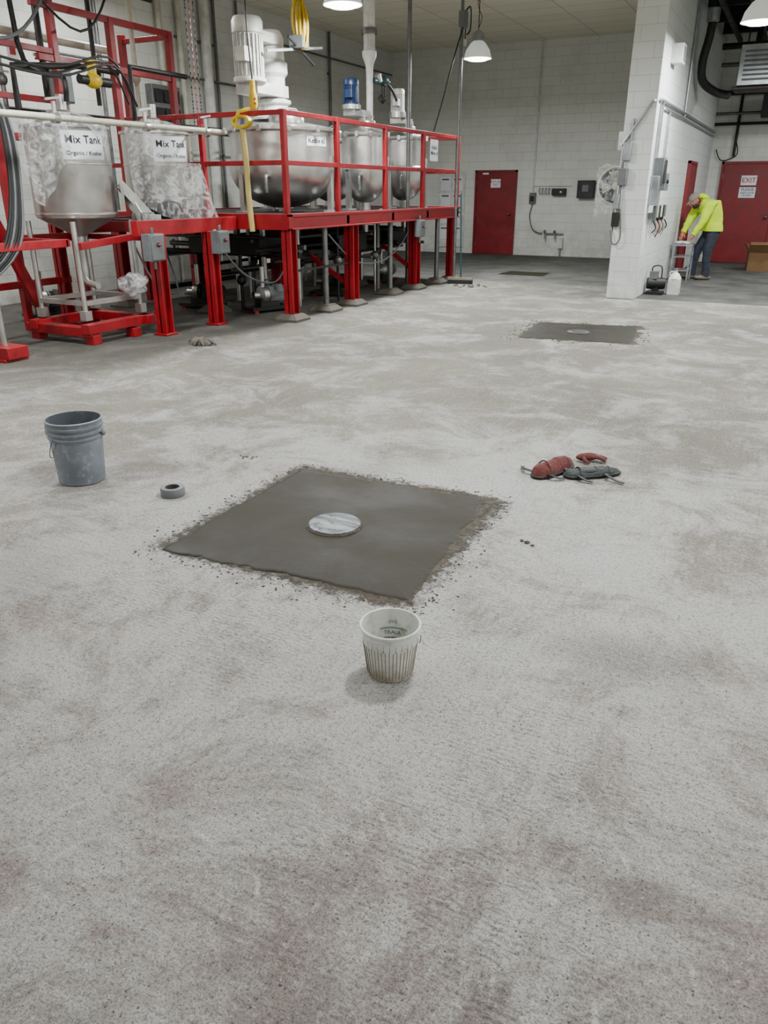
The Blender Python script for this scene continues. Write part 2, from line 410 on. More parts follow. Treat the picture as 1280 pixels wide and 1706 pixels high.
patch_ob([(-2.66,8.60),(-2.77,9.78),(-1.58,9.98),(-1.44,8.79)],[.02,.04,.10,.08],11,.06)
patch_ob([(-5.26,15.36),(-5.24,16.06),(-4.41,16.06),(-4.36,15.36)],[.03,.05,.10,.1],21)
def cover(x,y,r,z,mt):
    d=B('drain_cover')
    d.lathe([(r*1.12,z-.002),(r*1.10,z+.004),(r*1.0,z+.006)],(x,y,0),EDGE,48)
    d.lathe([(r*1.02,z),(r*1.01,z+.012),(r*.97,z+.016),(r*.5,z+.017),(0.001,z+.018)],(x,y,0),mt,48)
    return d.build()
cover(-1.815,3.02,.128,.008,COVER); cover(-2.12,9.2,.125,.008,COVER2)

cr=B('mortar_crumbs')
def crumb(x,y,s,m):
    rot=Matrix.Rotation(random.random()*6,3,'Z')
    cr.ball((x,y,s*.2),(s,s*random.uniform(.6,1),s*.4),m,6,4,rot,lambda q:q*(1+.4*noise.noise(q*200+Vector((x*9,y*9,0)))))
def ring_pts(cs,n,sp,sz):
    for i in range(n):
        k=random.randrange(4); a=Vector(cs[k]);b2=Vector(cs[(k+1)%4]); t=random.random(); q=a.lerp(b2,t); cen=sum((Vector(c) for c in cs),Vector((0,0)))/4
        dr=(q-cen).normalized(); q=q+dr*abs(random.gauss(0.0,sp)); crumb(q.x,q.y,random.uniform(.35,1)**2*sz,random.choice([EDGE,EDGE,CONCP]))
ring_pts([(-2.43,2.39),(-2.46,3.70),(-1.20,3.75),(-1.10,2.46)],520,.06,.008)
ring_pts([(-2.70,8.55),(-2.8,9.8),(-1.52,10.02),(-1.38,8.75)],150,.09,.014)
for i in range(50): crumb(random.uniform(-4.5,.8),random.uniform(1.2,8.5),random.uniform(.3,1)**3*.008,CONCP)
crumb(-.90,3.27,.018,EDGE);crumb(-.87,3.25,.012,EDGE);crumb(-.93,3.28,.013,EDGE)
for i in range(12): crumb(-2.84+random.gauss(0,.03),3.71+random.gauss(0,.015),.010,CONCP)
cr.build()

# ------------------------------------------------------------------ grey bucket
bx,by=-3.468,2.945
b=B('plastic_bucket'); rb,rt,h=.128,.150,.368
rr=lambda z: rb+(rt-rb)*z/h
prof=[(.001,.0),(rb-.01,0),(rb,.006),(rr(.27),.265),(rr(.27)+.007,.267),(rr(.285)+.007,.276),(rr(.285),.279),(rr(.30),.294),(rr(.3)+.008,.296),(rr(.315)+.008,.306),(rr(.315),.309),(rr(.335),.325),(rr(.335)+.008,.327),(rr(.35)+.008,.338),(rr(.35)+.001,.341),(rt+.002,.358),(rt+.006,.360),(rt+.006,.367),(rt-.003,.369)]
b.lathe(prof,(bx,by,0),BUCK,56)
b.lathe([(rt-.003,.369),(rt-.006,.352),(rb-.004,.012),(.001,.010)],(bx,by,0),BUCKD,56)
ca=math.radians(207)
for s in (0,PI):
    b.ball((bx+math.cos(ca+s)*(rr(.3)+.012),by+math.sin(ca+s)*(rr(.3)+.012),.286),(.016,.016,.02),BUCK,10,6)
side=[]
for i in range(15):
    t=i/14; ang=ca+(-1.1+2.2*t); zz=.285-.15*math.sin(PI*t); rad=rr(zz)+.014
    side.append((bx+math.cos(ang)*rad,by+math.sin(ang)*rad,zz))
b.tube(side,.0026,STEELD,6,2)
b.build()

tx,ty=-2.83,2.99
b=B('duct_tape_roll')
b.lathe([(.040,.003),(.064,.0),(.066,.004),(.066,.046),(.064,.050),(.040,.048)],(tx,ty,0),TAPE,48)
b.lathe([(.040,.048),(.037,.050),(.037,.0),(.040,.003)],(tx,ty,0),TAPED,48)
b.build()

# white pail
px,py=-1.01,2.03
b=B('plastic_pail'); rb,rt,h=.079,.101,.192
rr=lambda z: rb+(rt-rb)*z/h
b.lathe([(.001,.0),(rb-.006,0),(rb,.005),(rr(.165),.165),(rr(.165)+.004,.166),(rr(.17)+.004,.169),(rr(.172),.171),(rr(.182),.182),(rt+.004,.184),(rt+.005,.191),(rt+.001,.194),(rt-.003,.192)],(px,py,0),PAIL,64)
b.lathe([(rt-.003,.192),(rt-.004,.18),(rb-.002,.008),(.001,.006)],(px,py,0),PAIL,64)
camang=math.atan2(-py,-px)
RIB=M('pail_rib',(136,124,102),.6)
for i in range(44):
    t=2*PI*i/44; zt=.128
    b.beam((px+math.cos(t)*rr(.012),py+math.sin(t)*rr(.012),.012),(px+math.cos(t)*(rr(zt)+.0005),py+math.sin(t)*(rr(zt)+.0005),zt),.0018,.0022,RIB)
def on_cyl(cx,cy,rf,ang,z0,flip=1,off=.0015):
    def fn(a,c):
        z=z0+c; r=rf(z)+off; t=ang+flip*a/r
        return (cx+math.cos(t)*r,cy+math.sin(t)*r,z)
    return fn
for k in range(9):
    t0=camang-.9+k*.22
    b.text('|\n%d'%(k+1),.014,GREYP,on_cyl(px,py,rr,t0,.142),bold=False)
fa=camang+PI
ins=lambda z: rr(z)-.0048
b.sheet(lambda u,v: on_cyl(px,py,ins,fa,.1,-1,0)((u-.5)*.10+.012,(v-.5)*.007+.020),20,1,GREENINK)
b.text('TRAUL',.021,GREYP,on_cyl(px,py,ins,fa-.1,.103,-1,-.0006)); b.text('PERMAQ',.017,GREYP,on_cyl(px,py,ins,fa-.1,.080,-1,-.0006))
b.text('(m)',.022,GREYP,on_cyl(px,py,ins,fa-.1,.145,-1,-.0006),bold=False)
pa=camang+PI/2
pts=[]
for i in range(13):
    t=i/12; ang=pa+(t-.5)*1.0+.2; zz=.165-.06*math.sin(PI*t); rad=rr(zz)+.010
    pts.append((px+math.cos(ang)*rad,py+math.sin(ang)*rad,zz))
b.tube(pts,.0016,STEELD,6,2)
b.build()

# knee pads
def kneepad(name,c,ang,L,W,H,ms,shell,cap=True):
    k=B(name); R=Matrix.Rotation(ang,3,'Z'); c=Vector(c)
    wd=lambda t: 1-.32*((t+1)/2)**1.5
    def top(u,v):
        t=-1+2*u; a=-1+2*v; e=math.sqrt(max(0,1-abs(t)**4)); y=W*wd(t)*a*e
        z=H*(1-.6*a*a)*(.35+.65*e)*(1+.12*math.sin(t*4)-.15*t) 
        if abs(a)>.999 or abs(t)>.999: z=.0
        return c+R@Vector((L*t,y,max(0,z)+.006*noise.noise(Vector((t*6,a*5,ang)))*(1 if z>0 else 0)))
    k.sheet(top,34,18,ms)
    k.sheet(lambda u,v: c+R@Vector((L*(-1+2*u),W*wd(-1+2*u)*(-1+2*v)*math.sqrt(max(0,1-abs(-1+2*u)**4)),-.004)),16,6,BLKPAD)
    if cap: k.ball(c+R@Vector((-.20*L,0,H*.72)),(L*.52,W*.66,H*.36),shell,22,12,R)
    pts=[c+R@Vector((L*.99*math.copysign(abs(math.cos(t))**.7,math.cos(t)),W*1.0*wd(math.cos(t))*math.copysign(abs(math.sin(t))**.8,math.sin(t)),.010)) for t in [2*PI*i/28 for i in range(29)]]
    k.tube(pts,.007,BLKPAD,7,2)
    for sx,l,bd in ((-.75,.12,1),(.35,.13,-1),(-.6,.08,-1)):
        p0=c+R@Vector((sx*L,bd*W*.8,.020))
        q=[p0,p0+R@Vector((-.02,bd*l*.4,.010)),p0+R@Vector((.02,bd*l*.75,-.010)),p0+R@Vector((.05,bd*l,-.012))]
        for a2,b2 in zip(q[:-1],q[1:]): k.beam(a2,b2,.022,.005,BLKPAD)
    for t in (-.5,.1,.55):
        k.tube([c+R@Vector((L*t,W*wd(t)*y*.96,H*(1-.6*y*y)*(1-.15*t)+.003)) for y in (-.95,-.5,0,.5,.95)],.0045,shell,5,3)
    return k.build(sharp=60)
kneepad('knee_pad',(-1.06,4.30,.005),math.radians(66),.175,.062,.080,REDPAD,REDPAD,False)
kneepad('knee_pad',(-.84,4.35,.005),math.radians(38),.175,.060,.046,GRNPAD,BLKPAD)
k=B('red_glove'); k.ball((-.93,4.60,.03),(.075,.03,.025),REDPAD,16,10,Matrix.Rotation(.6,3,'Z'))
for i in range(4): k.tube([(-.90,4.59+.01*i,.03),(-.86+.004*i,4.625-.012*i,.035),(-.82,4.65-.018*i,.018)],[.012,.011,.008],REDPAD,6,3)
k.tube([(-.95,4.58,.03),(-.93,4.54,.025),(-.90,4.525,.015)],[.013,.011,.008],REDPAD,6,3); k.build()
k=B('crumpled_rag'); 
k.ball((-5.62,6.62,.02),(.14,.08,.05),CONCP,24,12,None,lambda q:Vector((q.x,q.y,max(q.z,-.02)))*(1+.5*noise.noise(q*22)))
for i in range(5):
    a=random.random()*6; k.tube([(-5.62,6.62,.04),(-5.62+.1*math.cos(a),6.62+.08*math.sin(a),.05),(-5.62+.2*math.cos(a),6.62+.13*math.sin(a),.01)],[.03,.022,.008],CONCP,6,4)
k.build()

# ------------------------------------------------------------------ kettle platform
X0,X1,Y0,Y1=-8.6,-5.6,8.42,13.98; ZD=1.27
p=B('steel_platform')
p.box(X0,X1-.02,Y0+.02,Y1,ZD-.03,ZD,DARK)
for x in (X0+.04,X1-.04): p.box(x-.04,x+.04,Y0,Y1,ZD-.17,ZD+.015,RED)
p.box(X1,X1+.03,Y0-.03,Y1,ZD-.02,ZD+.015,RED).box(X1,X1+.03,Y0-.03,Y1,ZD-.17,ZD-.15,RED)
p.box(X0,X1+.03,Y0-.03,Y0+.05,ZD-.17,ZD+.015,RED); p.box(X0,X1,Y1-.08,Y1,ZD-.17,ZD+.015,RED)
for y in (9.9,11.3,12.6): p.box(X0,X1,y-.04,y+.04,ZD-.14,ZD-.03,RED)
posts=[Y0+.03,9.69,11.1,12.45,Y1-.04]
for y in posts: p.box(X1-.065,X1-.005,y-.035,y+.035,ZD,2.43,RED)
for z in (2.40,1.86): p.box(X1-.06,X1-.01,Y0,Y1,z-.027,z+.027,RED)
for x in (-6.86,-8.5): p.box(x-.03,x+.03,Y0,Y0+.06,ZD,2.43,RED)
for z in (2.40,1.86): p.box(X0,X1-.01,Y0+.005,Y0+.055,z-.027,z+.027,RED); p.box(X0,X1-.01,Y1-.06,Y1-.01,z-.03,z+.03,RED)
def leg(x,y,w,m,foot=True):
    if m is RED:
        p.box(x-w/2,x+w/2,y-w/2,y-w/2+.015,.05,ZD-.15,m).box(x-w/2,x+w/2,y+w/2-.015,y+w/2,.05,ZD-.15,m).box(x-.01,x+.01,y-w/2,y+w/2,.05,ZD-.15,m).box(x-w/2,x+w/2,y-w/2,y+w/2,.05,.07,m)
    else:
        p.cyl((x,y,.08),(x,y,ZD-.03),w/2,STEELD,seg=16); p.cb((x,y,.09),(.2,.2,.02),STEELD)
    v=[(x+a*s,y+c*s,z) for z,s in ((0,.17),(.03,.17),(.085,.11)) for a,c in ((-1,-1),(1,-1),(1,1),(-1,1))]
    f=[(3,2,1,0),(8,9,10,11)]+[(r*4+i,r*4+(i+1)%4,(r+1)*4+(i+1)%4,(r+1)*4+i) for r in range(2) for i in range(4)]
    p.add(v,f,CONCP)
leg(-5.66,8.5,.14,RED);leg(-5.70,9.42,.08,STEELD);leg(-5.68,10.12,.16,RED);leg(-5.75,11.5,.08,STEELD);leg(-5.72,12.35,.16,RED);leg(-5.72,13.3,.08,STEELD);leg(-5.68,13.85,.13,RED)
for y in (8.5,10.1,12.3,13.85): leg(-8.5,y,.15,RED)
leg(-7.0,8.6,.09,STEELD);leg(-7.0,10.2,.16,RED);leg(-6.9,12.4,.16,RED)
p.beam((-5.68,10.12,.25),(-7.0,10.2,1.0),.06,.06,RED); p.beam((-5.72,12.35,.3),(-6.9,12.4,1.05),.06,.06,RED)
p.beam((-5.66,8.5,.6),(-5.68,10.12,.6),.03,.03,DARK)
p.build(bevel=.004)

def kettle(cx,cy,r,zt,zb,lab=None,labang=-.28,n=56):
    k=B('mixing_kettle')
    H=zt-zb; zj=zb+H*.52
    bowl=[(r*.985*math.sin(PI/2*i/12),zb+(zj-zb)*(1-math.cos(PI/2*i/12))) for i in range(13)]
    k.lathe([(.06,zb+.0)]+bowl[1:]+[(r*.985,zj+.02),(r*.95,zj+.035),(r*.95,zt-.05),(r*1.0,zt-.045),(r*1.02,zt-.03),(r*1.02,zt-.0),(r*.99,zt+.005),(r*.9,zt+.03),(r*.5,zt+.085),(.05,zt+.11),(.001,zt+.11)],(cx,cy,0),STEEL,n)
    k.lathe([(.09,zb+.02),(.09,zb-.25),(.05,zb-.3),(.05,zb-.42)],(cx,cy,0),STEEL,18)
    for i in range(12):
        t=2*PI*i/12+.2; k.cb((cx+math.cos(t)*r*1.02,cy+math.sin(t)*r*1.02,zt-.02),(.06,.05,.07),STEEL,t)
    k.lathe([(r*.32,zt+.05),(r*.32,zt+.14),(r*.30,zt+.16),(.001,zt+.17)],(cx+.35*r,cy-.35*r,0),STEEL,24)
    k.tube([(cx+.5*r,cy-.25*r,zt+.16),(cx+.5*r,cy-.25*r,zt+.23),(cx+.3*r,cy-.5*r,zt+.23),(cx+.3*r,cy-.5*r,zt+.16)],.012,STEEL,6,3)
    for i in range(3):
        t=-1.9+i*2*PI/3; x=cx+math.cos(t)*r*.93; y=cy+math.sin(t)*r*.93
        k.beam((x,y,1.27),(x,y,zj+.1),.07,.07,STEEL); k.cb((x,y,zj+.06),(.12,.1,.18),STEEL,t); k.cb((x,y,1.28),(.16,.16,.02),STEEL,t)
    t=-1.25; q=Vector((cx+math.cos(t)*r,cy+math.sin(t)*r,zj-.12)); d=Vector((math.cos(t),math.sin(t),0))
    k.tube([q-d*.03,q+d*.09,q+d*.12+Vector((0,0,-.06)),q+d*.12+Vector((0,0,-.2))],.025,STEELD,10,4)
    if lab:
        fn0=on_cyl(cx,cy,lambda z:r*.95,labang,zt-.16,1,.006)
        w,hh=lab[1],lab[2]
        k.sheet(lambda u,v: fn0((u-.5)*w,(v-.5)*hh),12,1,LABEL)
        k.text(lab[0],lab[3],INK,on_cyl(cx,cy,lambda z:r*.95,labang,zt-.16,1,.009))
    return k.build()
kettle(-6.72,10.02,.76,2.33,1.32,('Kettle #3',.36,.13,.082),-.26)
kettle(-6.25,11.6,.37,2.36,1.36)
kettle(-6.28,13.1,.37,2.38,1.38)
kettle(-7.9,11.9,.5,2.36,1.36,None)
kettle(-7.8,13.2,.5,2.36,1.36,None)
s=B('kettle_sign'); s.box(-5.605,-5.598,12.66,12.96,2.0,2.32,LABEL)
s.text('Kettle\nMixer #',.085,INK,lambda a,c:(-5.5965,12.81+a,2.16+c)); s.build()

def finned_motor(b,c,r,h,m,axis=(0,0,1)):
    A=Vector(axis).normalized(); c=Vector(c); R=Vector((0,0,1)).rotation_difference(A).to_matrix()
    b.lathe([(.001,0),(r*1.05,0),(r*1.05,h*.06),(r*.85,h*.07),(r*.85,h*.74),(r*.98,h*.75),(r*.98,h*.93),(r*.85,h),(.001,h)],c,m,28,axis=tuple(A))
    for i in range(22):
        t=2*PI*i/22; d=R@Vector((math.cos(t),math.sin(t),0)); q=c+d*r*.9
        b.beam(q+A*h*.08,q+A*h*.73,.008,.03,m)
    d=R@Vector((.3,-1,0)).normalized()
    q=c+d*r*1.02+A*h*.4; b.cb(q,(.12*r/.2+.03,.12*r/.2+.03,.14*r/.2+.02),m)
g=B('gear_motor')
g.lathe([(.30,2.44),(.30,2.47),(.22,2.49),(.2,2.62),(.24,2.64),(.24,2.68),(.17,2.70),(.17,2.95),(.21,3.0),(.21,3.12),(.17,3.16),(.17,3.42),(.13,3.5),(.001,3.5)],(-6.72,9.86,0),WHITEP,32)
g.cb((-6.70,9.6,2.78),(.34,.72,.14),WHITEP); g.cb((-6.70,9.55,3.38),(.28,.55,.12),WHITEP)
finned_motor(g,(-6.66,9.27,2.84),.2,.72,WHITEP)
for i in range(6):
    t=i*PI/3; g.cyl((-6.72+.26*math.cos(t),9.86+.26*math.sin(t),2.46),(-6.72+.26*math.cos(t),9.86+.26*math.sin(t),2.5),.018,STEELD,seg=6)
for t in (0,1.57,3.14,4.71): g.beam((-6.72+.2*math.cos(t),9.86+.2*math.sin(t),2.47),(-6.72+.18*math.cos(t),9.86+.18*math.sin(t),2.68),.02,.05,WHITEP)
g.build(bevel=.004)
g=B('agitator_motor'); finned_motor(g,(-6.25,11.2,2.72),.115,.34,BLUE); g.lathe([(.14,2.66),(.14,2.72),(.09,2.72)],(-6.25,11.2,0),STEEL,20); g.cb((-6.25,11.38,2.62),(.2,.5,.09),STEEL); g.cyl((-6.25,11.55,2.46),(-6.25,11.55,2.62),.06,STEEL); g.build()
g=B('agitator_motor'); finned_motor(g,(-6.27,12.8,2.74),.115,.34,WHITEP); g.lathe([(.14,2.66),(.14,2.74),(.09,2.74)],(-6.27,12.8,0),STEEL,20); g.cb((-6.27,12.95,2.62),(.2,.45,.09),STEEL); g.cyl((-6.27,13.08,2.48),(-6.27,13.08,2.62),.06,STEEL); g.build()
g=B('white_dust_pipe'); g.cyl((-6.25,11.78,3.5),(-6.25,11.78,ZC),.088,WHITEP,seg=24); g.lathe([(.088,3.5),(.11,3.48),(.11,3.42),(.06,3.3),(.05,3.15),(.05,2.47)],(-6.25,11.78,0),WHITEP,20)
g.lathe([(.115,3.7),(.12,3.72),(.12,3.76),(.115,3.78)],(-6.25,11.78,0),STEELD,20)
g.build()
g=B('valve_actuator'); g.cyl((-6.22,11.84,3.1),(-6.2,12.3,3.12),.045,TEAL); g.ball((-6.2,12.15,3.13),(.08,.12,.08),TEAL); g.cyl((-6.2,12.15,3.13),(-6.2,12.15,2.9),.03,DARK)
g.cyl((-6.2,12.15,2.9),(-6.25,12.15,2.85),.06,DARK); g.tube([(-6.2,12.3,3.1),(-6.2,12.5,3.0),(-6.22,12.7,2.85),(-6.24,12.9,2.6)],.02,BLACK,8,4); g.cyl((-6.2,12.0,3.1),(-6.2,11.95,3.2),.05,STEEL); g.build()

g=B('yellow_cable_hoist')
g.cyl((-6.2,9.75,3.75),(-6.2,9.75,ZC),.012,BLACK)
for k in range(7):
    a=k*.5; cx=Vector((-6.2+.01*k,9.75,3.60)); d=Vector((math.cos(a),math.sin(a),0))
    g.tube([cx+d*.09*math.sin(t)+Vector((0,0,.24*math.cos(t)-.02*k)) for t in [2*PI*i/10 for i in range(11)]],.013,YEL,6,3)
g.cb((-6.2,9.75,3.32),(.2,.16,.14),GREYP); g.beam((-6.4,9.3,3.18),(-6.1,10.15,3.3),.03,.03,STEELD); g.beam((-6.2,9.5,3.35),(-6.2,10.1,3.1),.025,.025,DARK)
g.build()
g=B('hoist_control_pendant')
g.tube([(-6.3,8.75,ZC),(-6.28,8.72,3.6),(-6.25,8.74,2.8)],.010,BLACK,6,4)
g.lathe([(.01,2.8),(.03,2.78),(.035,2.66),(.05,2.62),(.05,2.5),(.03,2.47),(.001,2.47)],(-6.25,8.74,0),YEL,12)
for z in (2.53,2.58): g.cyl((-6.2,8.70,z),(-6.19,8.69,z),.012,INKR,seg=8)
g.build()
g=B('yellow_hose')
for k in range(4): g.tube([Vector((-6.12,8.33-.02*k,2.30))+Vector((.12*math.cos(t),0,.06*math.sin(t))) for t in [2*PI*i/10 for i in range(11)]],.016,YEL,6,3)
g.tube([(-6.12,8.30,2.22),(-6.10,8.31,1.9),(-6.11,8.33,1.5),(-6.06,8.30,1.08)],.034,M('hose_tan',(165,148,84),.6),8,6)
g.tube([(-6.18,8.28,2.3),(-6.15,8.28,2.4),(-6.1,8.30,2.42),(-6.05,8.38,2.44)],.02,YEL,6,4); g.build()

# ------------------------------------------------------------------ mix tanks
def mixtank(cx,cy,r,zt,zb):
    k=B('mix_tank')
    k.lathe([(.05,zb-.12),(.05,zb-.02),(.08,zb),(r*.98,zb+.18),(r,zb+.2),(r,zt-.03),(r+.02,zt-.025),(r+.02,zt),(r*.98,zt+.005),(r*.6,zt+.05),(.05,zt+.07),(.001,zt+.07)],(cx,cy,0),STEEL,56)
    for z in (zt-.36,zb+.22): k.lathe([(r,z-.012),(r+.006,z-.008),(r+.006,z+.008),(r,z+.012)],(cx,cy,0),STEEL,48)
    fn=on_cyl(cx,cy,lambda z:r,-.34,zt-.19,1,.008)
    k.sheet(lambda u,v: fn((u-.5)*.46,(v-.5)*.27),16,1,LABEL)
    k.text('Mix Tank',.105,INK,on_cyl(cx,cy,lambda z:r,-.34,zt-.14,1,.013)); k.text('Organic / Kosher',.056,INK,on_cyl(cx,cy,lambda z:r,-.34,zt-.265,1,.013))
    k.lathe([(.12,zt+.05),(.12,zt+.12),(.1,zt+.14),(.001,zt+.14)],(cx+.1,cy-.15,0),STEEL,20)
    k.cyl((cx,cy,zt+.05),(cx,cy,zt+.3),.05,STEEL)
    return k
k=mixtank(-7.1,6.52,.425,2.17,1.1)
k.cyl((-7.1,6.52,1.0),(-7.1,6.52,.62),.045,STEEL); k.tube([(-7.1,6.52,.66),(-7.0,6.45,.6),(-6.8,6.4,.58)],.035,STEEL,10,4)
k.cb((-6.73,6.86,1.52),(.03,.2,.34),STEEL,.75)
for s in (-.09,.09): k.beam((-6.76+s*.7,6.86-s*.7,1.62),(-6.60,7.05+s,1.26),.012,.10,STEEL)
k.beam((-6.62,6.86,1.28),(-6.54,7.2,1.26),.05,.08,STEEL)
for i in range(4): k.cyl((-6.58,6.88+.08*i,1.32),(-6.54,6.88+.08*i,1.2),.026,STEELD,seg=8)
for x,y in ((-6.78,6.15),(-6.72,6.92),(-7.45,6.15),(-7.45,6.92)):
    k.cyl((x,y,.24),(x,y,1.25),.028,STEEL); k.beam((x,y,.24),(x,y,.34),.09,.09,STEEL)
for a,c in (((-6.78,6.15),(-6.72,6.92)),((-6.72,6.92),(-7.45,6.92)),((-7.45,6.92),(-7.45,6.15)),((-7.45,6.15),(-6.78,6.15))): k.beam((*a,.42),(*c,.42),.05,.05,STEEL)
k.build()
k=mixtank(-7.1,7.87,.39,2.19,1.24); k.build()

f=B('tank_support_frame')
f.box(-7.6,-6.38,7.25,8.36,1.2,1.235,DARK)
f.box(-6.44,-6.34,6.62,8.36,1.09,1.25,RED); f.box(-7.66,-7.56,6.9,8.36,1.08,1.25,RED)
for y in (7.2,8.32): f.box(-7.6,-6.4,y-.04,y+.04,1.1,1.22,RED)
def hpost(x,y,z1,w=.14):
    f.box(x-w/2,x+w/2,y-w/2,y-w/2+.02,.02,z1,RED).box(x-w/2,x+w/2,y+w/2-.02,y+w/2,.02,z1,RED).box(x-.012,x+.012,y-w/2,y+w/2,.02,z1,RED); f.cb((x,y,.012),(w*1.4,w*1.4,.024),RED)
hpost(-6.38,6.93,1.1); hpost(-6.33,7.80,1.1); hpost(-7.58,6.95,1.1); hpost(-7.58,8.2,1.1)
f.cyl((-6.80,5.10,.12),(-6.80,5.10,1.1),.03,STEEL); f.box(-7.3,-6.62,4.98,5.22,.03,.14,RED); f.cyl((-7.25,5.1,.12),(-7.25,5.1,1.1),.03,STEEL); f.box(-6.9,-6.66,4.96,5.24,0,.03,RED)
f.box(-7.6,-6.62,6.02,6.16,.08,.18,RED); f.box(-6.72,-6.60,6.0,7.0,.12,.22,RED);f.box(-7.52,-7.40,6.0,7.0,.12,.22,RED); f.box(-7.6,-6.55,6.84,6.96,.12,.22,RED)
for x,y in ((-6.66,6.1),(-6.64,6.68),(-7.5,6.1),(-7.5,6.68)): f.box(x-.06,x+.06,y-.06,y+.06,0,.1,RED)
f.beam((-6.75,4.3,1.05),(-6.75,6.0,1.05),.06,.08,RED); f.beam((-7.7,4.3,1.05),(-7.7,7.0,1.05),.07,.09,RED)
f.beam((-6.72,6.0,1.05),(-7.7,6.0,1.05),.05,.07,RED)
f.beam((-6.5,7.06,1.05),(-7.7,7.06,1.05),.04,.06,RED); 
f.beam((-6.56,6.0,1.02),(-6.56,7.0,1.10),.05,.07,RED)
for x,y in ((-7.9,5.55),(-7.9,6.9)): hpost(x,y,2.3,.12)
f.beam((-7.9,4.0,.55),(-7.9,7.0,.55),.06,.08,RED); f.beam((-7.9,4.0,2.1),(-7.9,7.0,2.1),.06,.08,RED)
f.beam((-7.62,5.45,2.2),(-7.66,6.35,.2),.06,.12,RED)
for y in (8.15,9.2): f.box(-7.93,-7.85,y-.04,y+.04,1.2,3.47,RED)
for z in (3.45,2.93): f.box(-7.92,-7.86,7.0,9.24,z-.035,z+.035,RED)
for y in (6.3,7.25): f.box(-7.93,-7.85,y-.04,y+.04,.03,4.4,RED)
for z in (2.5,3.0,3.6): f.box(-7.92,-7.86,4.2,7.25,z-.03,z+.03,RED)
f.beam((-7.9,5.2,4.6),(-7.9,7.3,3.6),.05,.07,RED); f.beam((-7.9,5.0,2.6),(-7.9,6.3,3.6),.04,.05,RED)
f.beam((-8.7,6.3,3.42),(-7.9,6.3,3.42),.05,.06,RED); f.beam((-8.7,9.2,3.42),(-7.9,9.2,3.42),.05,.06,RED)
f.box(-8.75,-8.67,6.26,6.34,0,3.5,RED); f.box(-8.75,-8.67,9.16,9.24,0,3.5,RED)
f.build(bevel=.004)

t=B('transfer_pipe')
t.cyl((-6.42,4.0,2.17),(-6.42,8.25,2.20),.03,CREAM); t.tube([(-6.42,8.2,2.2),(-6.42,8.34,2.2),(-6.5,8.36,2.2),(-6.9,8.37,2.22)],.03,CREAM,10,4)
for y in (5.8,7.0,8.0):
    t.cyl((-6.42,y-.03,2.18),(-6.42,y+.03,2.18),.05,STEEL); t.cyl((-6.42,y,2.18),(-6.42,y,2.32),.02,STEEL); t.beam((-6.42,y-.09,2.33),(-6.42,y+.09,2.36),.02,.02,STEEL)
    t.beam((-6.42,y,2.18),(-6.68,y,2.16),.02,.02,STEEL)
t.build()

def nz(x,y,z,s=1.): return noise.noise(Vector((x*s,y*s,z*s)))
b=B('plastic_sheet')
def sh1(u,v):
    ang=-2.3+u*1.62; drop=.55+.18*nz(u*5,0,3)+.32*math.exp(-((u-.5)/.18)**2)
    z=2.26-v*drop; r=.455+.04*nz(u*9,v*2,1)+.03*math.sin(u*30+2*v)*v+(.0 if v>.08 else -.12*(1-v/.08))
    return (-7.1+math.cos(ang)*r,6.52+math.sin(ang)*r,z)
b.sheet(sh1,70,24,FILM)
b.sheet(lambda u,v:(lambda a:(-7.1+math.cos(a)*(.46+.02*nz(u*9,v*3,4)),6.52+math.sin(a)*(.46+.02*nz(u*9,v*3,4)),2.23-v*(.05+.10*abs(nz(u*6,2,2))+.45*u**4)))(-.78+u*1.1),30,10,FILM)
b.sheet(lambda u,v:(-7.1+math.cos(u*2*PI)*(.02+.43*v),6.52+math.sin(u*2*PI)*(.02+.43*v),2.33-.09*v+.03*nz(u*7,v*3,8)),40,6,FILM)
b.build(sharp=180)
b=B('plastic_sheet')
def sh2(u,v):
    ztop=2.27 if u<.42 else 2.27-.42*min(1,(u-.42)/.1)
    zbot=1.02+.55*abs(u-.8)+.1*nz(u*6,1,2)
    z=ztop+(zbot-ztop)*v
    k=(2.27-z)/1.15
    a=-1.75+u*1.80+.10*k; r=.425+.24*k*u+.045*math.sin(u*20+4*k)*(.2+k)+.05*nz(u*5,k*4,5)
    return (-7.1+math.cos(a)*r+.10*k,7.87+math.sin(a)*r+.18*k*u,z)
b.sheet(sh2,70,40,FILM)
b.sheet(lambda u,v:(-7.1+math.cos(u*2*PI)*(.02+.39*v),7.87+math.sin(u*2*PI)*(.02+.39*v),2.34-.09*v+.03*nz(u*7,v*3,8)),40,6,FILM)
b.build(sharp=180)
b=B('plastic_sheet')
b.ball((-6.62,6.75,.58),(.15,.15,.11),FILM,28,16,None,lambda q:q*(1+.5*noise.noise(q*14)))
b.build(sharp=180)

# process piping behind / around tanks
t=B('process_piping')
def pipe(pts,r,m,s=0): t.tube(pts,r,m,10,s)
random.seed(11)
pipe([(-8.3,3.5,3.9),(-8.3,9.4,3.9)],.03,DARK); pipe([(-8.3,3.5,3.2),(-8.3,8.6,3.2)],.045,CREAM)
for y in (4.6,5.2,5.9,6.7,7.3,8.1,8.8):
    m=random.choice([DARK,STEELD,DARK,CREAM]); z0=random.uniform(2.3,2.7)
    pipe([(-8.15,y,z0),(-8.15,y,4.5)],random.uniform(.022,.04),m)
    t.ball((-8.15,y,z0+.35),(.06,.06,.07),m,12,8); t.beam((-8.15,y-.1,z0+.43),(-8.15,y+.1,z0+.43),.02,.02,m)
pipe([(-7.6,6.4,2.35),(-7.6,6.4,2.75),(-7.6,7.3,2.85),(-7.6,7.9,2.85)],.035,DARK); pipe([(-7.4,7.9,2.3),(-7.4,7.9,2.9),(-7.4,8.9,2.9)],.03,DARK)
